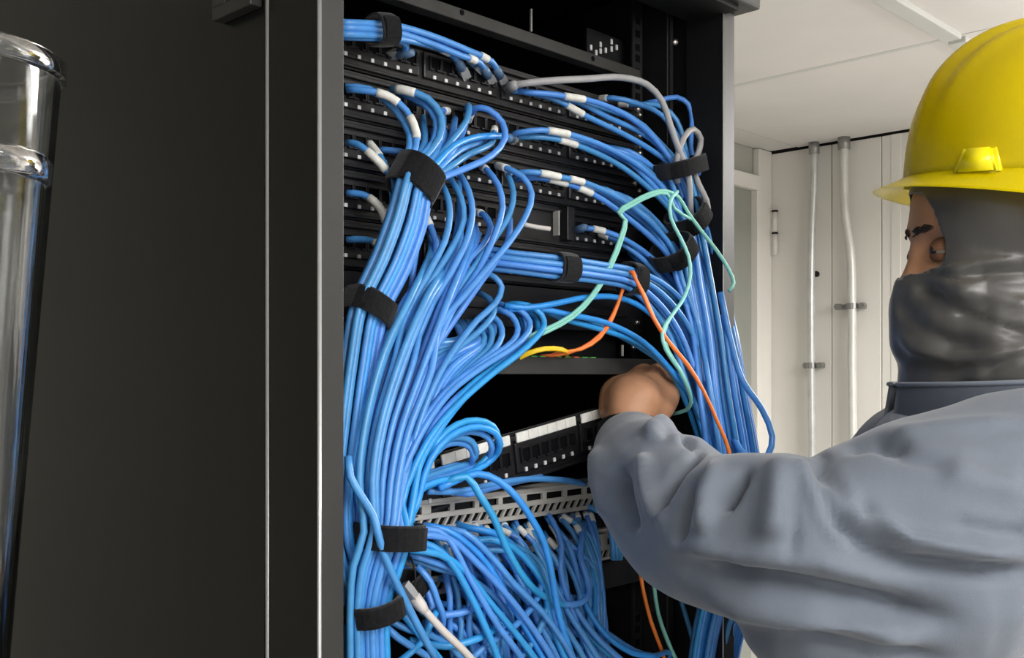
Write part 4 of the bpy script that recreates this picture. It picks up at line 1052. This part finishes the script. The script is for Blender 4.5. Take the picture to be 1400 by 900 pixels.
# left hand: palm and five separate fingers, curled round the cable
def hand(bm, W, palm, fingers, thumb):
    for c, r in palm: ball(bm, c, r, 18)
    for pts, rad in fingers + [thumb]: limb(bm, pts, rad, 12, step=.005)
W = WRL
limb(bm, [W + Vector((0, 0, -.004)), LP(862, 572, 1.125), LP(866, 552, 1.135)], [.027, .031, .034], 18, ell=.8)
pal = [(LP(862, 555, 1.140), (.036, .018, .032)), (LP(850, 545, 1.145), (.026, .016, .026)), (LP(882, 548, 1.145), (.027, .017, .028)), (LP(868, 536, 1.150), (.038, .016, .022))]
fing = [
 ([LP(838, 548, 1.148), LP(836, 532, 1.160), LP(842, 522, 1.185), LP(852, 530, 1.205)], [.0105, .0105, .0090, .0075]),
 ([LP(853, 540, 1.150), LP(851, 523, 1.165), LP(858, 513, 1.190), LP(868, 522, 1.212)], [.0115, .0112, .0096, .0082]),
 ([LP(871, 536, 1.152), LP(871, 518, 1.165), LP(880, 507, 1.190), LP(890, 516, 1.212)], [.0118, .0114, .0098, .0084]),
 ([LP(888, 540, 1.150), LP(892, 519, 1.158), LP(903, 505, 1.178), LP(915, 512, 1.198)], [.0115, .0110, .0096, .0084]),
]
th = ([LP(884, 574, 1.135), LP(903, 560, 1.140), LP(917, 541, 1.155), LP(914, 521, 1.175)], [.0170, .0145, .0112, .0095])
hand(bm, W, pal, fing, th)
# right hand, low and relaxed
rw = WRR; dv = (WRR - ELR).normalized(); up_ = Vector((0, 0, 1)); sd = dv.cross(up_).normalized(); un = sd.cross(dv)
pal = [(rw + dv * .045, (.034, .034, .018)), (rw + dv * .07, (.03, .036, .016))]
fing = [([rw + dv * .075 + sd * s_, rw + dv * (.075 + l * .45) + sd * s_ * 1.05, rw + dv * (.075 + l * .78) + sd * s_ * 1.05 - un * .012, rw + dv * (.075 + l * .9) + sd * s_ - un * .032], [.0100, .0092, .0084, .0074]) for s_, l in ((-.030, .068), (-.010, .080), (.010, .085), (.030, .078))]
th2 = ([rw + dv * .02 + sd * .022, rw + dv * .045 + sd * .048 - un * .006, rw + dv * .075 + sd * .056 - un * .014], [.015, .012, .009])
hand(bm, rw, pal, fing, th2)
def face_d(co, n_):
    d = 0
    for s in (-1, 1):                                     # eye sockets
        e = (co - L3(.384, 1.0 + s * .029, 1.6165)).length
        d -= .011 * math.exp(-(e / .0125) ** 2)
    return d
body = fuse('body', bm, 'skin', person, .0042, 4, face_d)
# eyes, lids, brows
for s in (-1, 1):
    bm = bmesh.new(); c = L3(.3985, 1.0 + s * .027, 1.6165); ball(bm, c, .0112, 20); ey = link('eyeball', bm, 'eyew', person, True)
    bm = bmesh.new(); ball(bm, c + Vector((-.0080, s * .001, 0)), (.0050, .0058, .0058), 16); link('iris', bm, 'iris', ey, True)
    for (dz, a0) in ((.0, -.06), (.0, -.90)):
        bm = bmesh.new()
        pts = []
        rings = []
        for i in range(7):
            el = a0 + i * (1.2 if a0 > -.5 else .62) / 6
            rings.append([bm.verts.new(c + Vector((-math.cos(el) * math.cos(az) * .0126, math.sin(az) * .0126 * math.cos(el * .6), math.sin(el) * .0126))) for az in [(-1.5 + 3.0 * k / 12) for k in range(13)]])
        for i in range(6):
            for k in range(12): bm.faces.new((rings[i][k], rings[i][k + 1], rings[i + 1][k + 1], rings[i + 1][k]))
        bmesh.ops.solidify(bm, geom=bm.faces[:], thickness=.0012)
        link('eyelid', bm, 'skin', person, True)
    bm = bmesh.new()
    for k in range(26):
        t = rnd(); y = s * ((.006 if s < 0 else .003) + (.022 if s < 0 else .010) * t); a = L3(.4020 - .0242 * math.sqrt(1 - (y / .041) ** 2), 1.0 + y, 1.634 + .003 * math.sin(t * PI) + ru(-.003, .003))
        sweep(bm, [a, a + Vector((.0006, s * .004, .0015)), a + Vector((.0022, s * .008, .001))], [.0010, .0008, .0003], 4)
    link('eyebrow', bm, 'hair', person, True)['kind'] = 'stuff'

# --- balaclava / face covering
bm = bmesh.new()
ball(bm, hc, (.103, .082, .100), 36)
ball(bm, L3(.458, 1.0, 1.590), (.082, .072, .090), 32)
ball(bm, L3(.421, 1.0, 1.540), (.060, .060, .056), 32)
ball(bm, L3(.392, 1.0, 1.572), (.030, .034, .032), 20)
for s in (-1, 1): ball(bm, L3(.414, 1.0 + s * .036, 1.580), (.030, .028, .030), 20); ball(bm, L3(.487, 1.0 + s * .070, 1.600), (.030, .016, .040), 20)
ball(bm, L3(.505, 1.0, 1.56), (.070, .066, .085), 24)
limb(bm, [L3(.381, 1.0, 1.592), L3(.379, 1.0, 1.565), L3(.382, 1.0, 1.53)], [.0155, .021, .022], 14, step=.008)
limb(bm, [L3(.500, 1.0, 1.42), L3(.485, 1.0, 1.48), L3(.462, 1.0, 1.53)], [.085, .088, .085], 28)
limb(bm, [L3(.430, 1.0, 1.455), L3(.420, 1.0, 1.50)], [.050, .052], 24)
mf = [
 ([(1262, 382), (1300, 368), (1340, 360), (1420, 352)], 7, .0035),
 ([(1266, 372), (1300, 378), (1350, 374), (1420, 372)], 6, -.0045),
 ([(1250, 395), (1275, 398), (1295, 412)], 8, -.0040),
 ([(1235, 420), (1260, 450), (1300, 470), (1350, 478)], 16, -.0055),
 ([(1300, 425), (1350, 440), (1420, 462)], 9, -.0045),
 ([(1225, 455), (1250, 478), (1300, 490), (1420, 480)], 9, .0040),
 ([(1300, 400), (1350, 405), (1420, 420)], 13, .0035),
 ([(1340, 512), (1380, 492), (1420, 480)], 7, -.0040),
 ([(1235, 505), (1290, 512), (1340, 500)], 8, -.0025),
 ([(1228, 380), (1222, 410), (1226, 440)], 7, .0020),
]
bal = fuse('face_covering', bm, 'mask', person, .0042, 5, folds(mf, .0020, 34))
bme = bmesh.new(); bme.from_mesh(bal.data)
dele = []
for f_ in bme.faces:
    c = f_.calc_center_median()
    X, zz_, h = c.x + ORG[0], c.y + ORG[1] - 1.0, c.z
    lo = 1.5945 + .010 * min(1, abs(zz_) / .05); hi = 1.700
    if lo < h < hi and X < .42 and abs(zz_) < .062:
        k = (h - lo) / (1.684 - lo)
        tab = [(1.594, .384), (1.599, .389), (1.611, .394), (1.628, .391), (1.655, .384), (1.675, .3775), (1.70, .370)]
        xl = .370
        for (h0, x0_), (h1, x1_) in zip(tab, tab[1:]):
            if h0 <= h <= h1: xl = x0_ + (x1_ - x0_) * (h - h0) / (h1 - h0)
        if X < xl + (.014 if zz_ > .012 else 0): dele.append(f_)
bmesh.ops.delete(bme, geom=dele, context='FACES')
be = [e for e in bme.edges if e.is_boundary]
for _ in range(5): bmesh.ops.smooth_vert(bme, verts=list({v for e in be for v in e.verts}), factor=.5, use_axis_x=True, use_axis_y=True, use_axis_z=True)
bmesh.ops.smooth_vert(bme, verts=list({v for e in be for v in e.verts}), factor=.5, use_axis_x=True, use_axis_y=True, use_axis_z=True)
bme.to_mesh(bal.data); bme.free()
sm_ = bal.modifiers.new('thick', 'SOLIDIFY'); sm_.thickness = .0016; sm_.offset = -1

# --- jacket
bm = bmesh.new()
limb(bm, [L3(.50, 1.05, .84), L3(.49, 1.05, .98), L3(.475, 1.05, 1.14), L3(.47, 1.05, 1.28), L3(.485, 1.04, 1.37)], [.165, .165, .165, .160, .115], 30, step=.03)
limb(bm, [L3(.470, .93, 1.37), L3(.485, 1.04, 1.40), L3(.470, 1.19, 1.37)], [.105, .105, .105], 26)
limb(bm, [L3(.445, .955, 1.405), L3(.475, 1.0, 1.440), L3(.49, 1.06, 1.44)], [.075, .072, .075], 24)
limb(bm, [L3(.395, .93, 1.385), L3(.405, 1.0, 1.41)], [.073, .073], 22)
limb(bm, [SHL + Vector((.03, .02, -.005)), L3(.355, .895, 1.372), L3(.255, .875, 1.355), ELL + Vector((.006, 0, -.006)), L3(.170, .92, 1.366), L3(.144, 1.0, 1.388), L3(.131, 1.055, 1.407), WRL + Vector((-.001, -.028, -.014))],
     [.106, .095, .082, .070, .066, .063, .055, .043], 28)
limb(bm, [L3(.35, .89, 1.33), L3(.262, .88, 1.314)], [.095, .078], 24)
limb(bm, [SHR, SHR.lerp(ELR, .5), ELR, ELR.lerp(WRR, .4), WRR], [.092, .078, .068, .062, .040], 24)
jf = [
 ([(905, 592), (930, 588), (952, 612)], 8, -.008),
 ([(880, 600), (905, 580), (935, 596)], 12, .006),
 ([(848, 636), (852, 680), (862, 730)], 11, -.010),
 ([(880, 620), (886, 668), (905, 720)], 13, .007),
 ([(965, 612), (930, 640), (905, 680), (893, 712)], 8, -.011),
 ([(820, 610), (818, 660), (840, 715)], 12, .006),
 ([(950, 660), (935, 710), (930, 745)], 8, -.005),
 ([(1022, 640), (1005, 668), (988, 698)], 10, -.010),
 ([(985, 630), (965, 680), (960, 730)], 13, .006),
 ([(1066, 622), (1062, 685), (1052, 740)], 24, .007),
 ([(1086, 632), (1098, 660), (1132, 706), (1170, 750)], 16, .006),
 ([(1112, 622), (1132, 646), (1162, 684), (1210, 722)], 14, -.009),
 ([(1130, 640), (1175, 700), (1240, 738), (1320, 752), (1410, 762)], 14, .009),
 ([(1120, 690), (1180, 742), (1250, 768), (1330, 775), (1410, 782)], 15, -.010),
 ([(1115, 650), (1135, 700), (1160, 735)], 11, -.006),
 ([(1070, 665), (1085, 720), (1080, 760)], 9, -.003),
 ([(930, 770), (1010, 795), (1110, 805), (1210, 828), (1300, 848)], 20, -.013),
 ([(900, 740), (1000, 762), (1120, 770), (1250, 805)], 18, .004),
 ([(960, 812), (1060, 832), (1160, 850), (1260, 872)], 22, .010),
 ([(1190, 600), (1230, 622), (1300, 640)], 14, -.003),
 ([(1150, 612), (1200, 602), (1245, 612)], 12, -.005),
 ([(1215, 592), (1280, 584), (1400, 575)], 12, .003),
 ([(1290, 640), (1340, 660), (1400, 668)], 24, .004),
 ([(1300, 715), (1360, 728), (1410, 730)], 12, -.003),
 ([(1080, 860), (1180, 885), (1290, 900)], 14, -.006),
]
jk = fuse('jacket', bm, 'jacket', person, .0048, 9, folds(jf, .0030, 17, gain=1.75))
# yoke seam and standing collar
def band(name, cx, cz, rx, rz, z0f, z1f, m, a0, a1, th=.0022, n=56, flare=0.0):
    bm = bmesh.new(); rows = 6; R_ = []
    for j in range(rows + 1):
        t = j / rows; row = []
        for k in range(n + 1):
            a = a0 + (a1 - a0) * k / n
            fl_ = flare * t
            row.append(bm.verts.new(L3(cx - math.cos(a) * (rx + fl_) , cz - math.sin(a) * (rz + fl_), z0f(a) + (z1f(a) - z0f(a)) * t)))
        R_.append(row)
    for j in range(rows):
        for k in range(n): bm.faces.new((R_[j][k], R_[j][k + 1], R_[j + 1][k + 1], R_[j + 1][k]))
    bmesh.ops.solidify(bm, geom=bm.faces[:], thickness=th)
    return link(name, bm, m, person, True)
col = band('collar', .468, 1.0, .112, .099, lambda a: 1.448 + .014 * (1 - math.cos(a)) / 2 , lambda a: 1.4925 - .002 * math.sin(a) ** 2 + .012 * (1 - math.cos(a)) / 2, 'jacket', .08, 2 * PI - .08, .003, 64, flare=-.007)
ce = bmesh.new()
pts = [L3(.468 - math.cos(a) * .1055, 1.0 - math.sin(a) * .0925, 1.4925 - .002 * math.sin(a) ** 2 + .012 * (1 - math.cos(a)) / 2) for a in [.08 + (2 * PI - .16) * k / 48 for k in range(49)]]
sweep(ce, pts, .0022, 8); link('collar_edge', ce, 'jacket', col, True)
# black rib cuff between sleeve and hand
cu = WRL; du = (LP(862, 572, 1.125) - WRL).normalized()
bm = bmesh.new(); sweep(bm, [cu - du * .020, cu - du * .008, cu + du * .004, cu + du * .011, cu + du * .012], [.0345, .0355, .036, .0355, .032], 28, ell=.92); link('cuff', bm, 'cuff', person, True)
bm = bmesh.new(); dr_ = (WRR - ELR).normalized(); sweep(bm, [WRR - dr_ * .01, WRR + dr_ * .018], [.038, .034], 24); link('cuff', bm, 'cuff', person, True)
# trousers and boots
bm = bmesh.new()
limb(bm, [L3(.50, 1.05, .98), L3(.50, 1.05, .86)], [.150, .148], 24)
for s in (-1, 1):
    limb(bm, [L3(.50, 1.05 + s * .085, .90), L3(.487, 1.05 + s * .10, .70), L3(.477, 1.05 + s * .10, .49), L3(.50, 1.05 + s * .10, .30), L3(.512, 1.05 + s * .10, .12)], [.108, .092, .074, .074, .064], 22)
fuse('trousers', bm, 'trouser', person, .009, 3, None)
for s in (-1, 1):
    bm = bmesh.new()
    limb(bm, [L3(.515, 1.05 + s * .10, .20), L3(.522, 1.05 + s * .10, .07)], [.056, .052], 20)
    limb(bm, [L3(.535, 1.05 + s * .10, .055), L3(.42, 1.05 + s * .11, .05), L3(.31, 1.05 + s * .115, .042)], [.050, .050, .040], 20)
    bo = fuse('boot', bm, 'boot', person, .007, 3)
    for v in bo.data.vertices: v.co.z = max(v.co.z, .006)
    bm = bmesh.new(); box(bm, .285 - ORG[0], .590 - ORG[0], s * .108 - .048, s * .108 + .048, 0, .022, .008); link('sole', bm, 'cuff', bo)

# --- hard hat
HX, HZ, HB = .511, 1.0, 1.684            # centre of the shell and height of its lower edge
hat = D.objects.new('hard_hat', None); C.objects.link(hat); hat.parent = person; hat.location = L3(HX, HZ, HB)
hat.rotation_euler = (math.radians(5.5), math.radians(1.5), 0)
bm = bmesh.new(); n = 96; rows = 26; H_ = .147
def shell_r(t, a):                       # t 0..1 bottom to top, a=0 front (-x)
    prof = (1 - t ** 2.55) ** (1 / 2.15)
    rx, ry = .134, .112
    return rx * prof, ry * prof
def hatpt(t, a, out=0.0):
    rx, ry = shell_r(t, a)
    x = -math.cos(a) * rx; y = -math.sin(a) * ry; z = t * H_
    # raised crown ridges running front to back
    if z > .02:
        for yc, wd, hh_ in ((0, .013, .0075), (-.036, .008, .0035), (.036, .008, .0035)):
            fct = min(1, (z - .02) / .07)
            z += hh_ * fct * math.exp(-((y - yc) / wd) ** 4)
            if x < 0: x -= hh_ * .5 * fct * math.exp(-((y - yc) / wd) ** 4) * max(0, 1 - t)
    return Vector((x, y, z))
R_ = []
for j in range(rows):
    t = (j / (rows - 1)); t = math.sin(t * PI / 2) * .9995
    R_.append([bm.verts.new(hatpt(t, 2 * PI * k / n)) for k in range(n)])
for j in range(rows - 1):
    for k in range(n): bm.faces.new((R_[j][k], R_[j][(k + 1) % n], R_[j + 1][(k + 1) % n], R_[j + 1][k]))
tv = bm.verts.new((0, 0, H_ + .0075))
for k in range(n): bm.faces.new((R_[-1][k], R_[-1][(k + 1) % n], tv))
bmesh.ops.solidify(bm, geom=bm.faces[:], thickness=.0022)
shell = link('shell', bm, 'hat', hat, True)
# brim: narrow gutter round the sides, long peak at the front, sloping down
bm = bmesh.new(); R_ = []
for j in range(7):
    t = j / 6; row = []
    for k in range(n):
        a = 2 * PI * k / n
        front = max(0, math.cos(a)) ** 2.2
        ext = .017 + .013 * front
        rx, ry = .133, .111
        x = -math.cos(a) * (rx + ext * t); y = -math.sin(a) * (ry + ext * t * .9)
        drop = (.034 - .020 * max(0, math.cos(a))) * t ** .9
        row.append(bm.verts.new((x, y, .004 - drop)))
    R_.append(row)
for j in range(6):
    for k in range(n): bm.faces.new((R_[j][k], R_[j][(k + 1) % n], R_[j + 1][(k + 1) % n], R_[j + 1][k]))
bmesh.ops.solidify(bm, geom=bm.faces[:], thickness=.0026)
link('brim', bm, 'hat', hat, True)
# accessory slot bumps at both sides
for s in (-1, 1):
    bm = bmesh.new()
    aa = math.radians(41)
    cx_, cy_ = -math.cos(aa) * .134, s * math.sin(aa) * .112
    tg = Vector((math.sin(aa) * .134, s * math.cos(aa) * .112, 0)).normalized()
    no = Vector((-math.cos(aa) / .134, s * math.sin(aa) / .112, 0)).normalized()
    inner, outer = [], []
    for (x, z, o1) in ((-.0235, -.004, .008), (.0235, -.004, .008), (.014, .026, .003), (-.014, .026, .003)):
        b0 = Vector((cx_, cy_, z)) + tg * x
        inner.append(bm.verts.new(b0 - no * .016)); outer.append(bm.verts.new(b0 * 1.0 + no * o1 - tg * x * .08))
    bm.faces.new(inner); bm.faces.new(outer)
    for k in range(4): bm.faces.new((inner[k], inner[(k + 1) % 4], outer[(k + 1) % 4], outer[k]))
    bmesh.ops.bevel(bm, geom=bm.edges[:], offset=.0048, segments=5, affect='EDGES')
    link('accessory_slot', bm, 'hat', hat, True)
# suspension band inside
bm = bmesh.new(); sweep(bm, [Vector((-math.cos(a) * .104, -math.sin(a) * .084, -.006)) for a in [2 * PI * k / 40 for k in range(41)]], .004, 6); link('headband', bm, 'cuff', hat, True)

# ================================================================ say which cable is which
ORD = ['first', 'second', 'third', 'fourth', 'fifth', 'sixth', 'seventh', 'eighth', 'ninth', 'tenth', 'eleventh', 'twelfth', 'thirteenth', 'fourteenth', 'fifteenth', 'sixteenth', 'seventeenth', 'eighteenth', 'nineteenth', 'twentieth']
TENS = {2: 'twenty', 3: 'thirty', 4: 'forty', 5: 'fifty'}
def ordinal(n):
    if n <= 20: return ORD[n - 1]
    if n % 10 == 0: return {30: 'thirtieth', 40: 'fortieth', 50: 'fiftieth'}[n]
    return TENS[n // 10] + '-' + ORD[n % 10 - 1]
def at_height(o, h, ax=0):
    vs = [v.co + o.location for v in o.data.vertices]
    v = min(vs, key=lambda p: abs(p.z - h)); return v[ax]
def rank(group, key, text):
    obs = [o for o in D.objects if o.get('group') == group and o.parent is None]
    for k, o in enumerate(sorted(obs, key=key)): o['label'] = text.replace('#', ordinal(k + 1))
def startx(o): return (o.data.vertices[0].co + o.location).x
zS2, zS3, zR = P(502, 421, .69).z, P(526, 715, .67).z, P(985, 520, .66).z
rank(GA, lambda o: at_height(o, zS2), 'blue cable of the strapped left column, # from the left at the middle strap')
rank(GB, lambda o: at_height(o, zS3), 'blue cable of the big left sweep, # from the left entering the wide strap')
rank('thick right hand bundle', lambda o: at_height(o, zR), 'blue cable of the thick right bundle, # from the left above the elbow')
rank('cables plugged in under the grey manager', startx, 'blue cable plugged in under the grey manager, # plug from the left')
rank(GBt, startx, 'blue cable in front of the bottom tangle, starting # from the left')
def xh(o, x):
    vs = [v.co + o.location for v in o.data.vertices]
    return -min(vs, key=lambda p: abs(p.x - x)).z
xt = P(767, 366, .676).x
rank('crossing bundle at mid height', lambda o: xh(o, xt), 'blue cable of the crossing bundle, # from the top at its left strap')

def top_right_rank(group, px, py, text):
    xx = P(px, py, .70).x
    rank(group, lambda o: xh(o, xx), text)
top_right_rank(G1, 870, 165, 'blue cable of the topmost right hand bundle, # from the top where it bends down')
top_right_rank('second right hand bundle', 850, 210, 'blue cable of the second right hand bundle, # from the top where it bends')
top_right_rank('third right hand bundle', 850, 275, 'blue cable of the third right hand bundle, # from the top where it bends')
top_right_rank('fourth right hand bundle', 890, 360, 'blue cable of the fourth right hand bundle, # from the top where it bends')
rank('inner loops right of the left sweep', startx, 'blue looping cable at the right of the left sweep, # loop from the left')
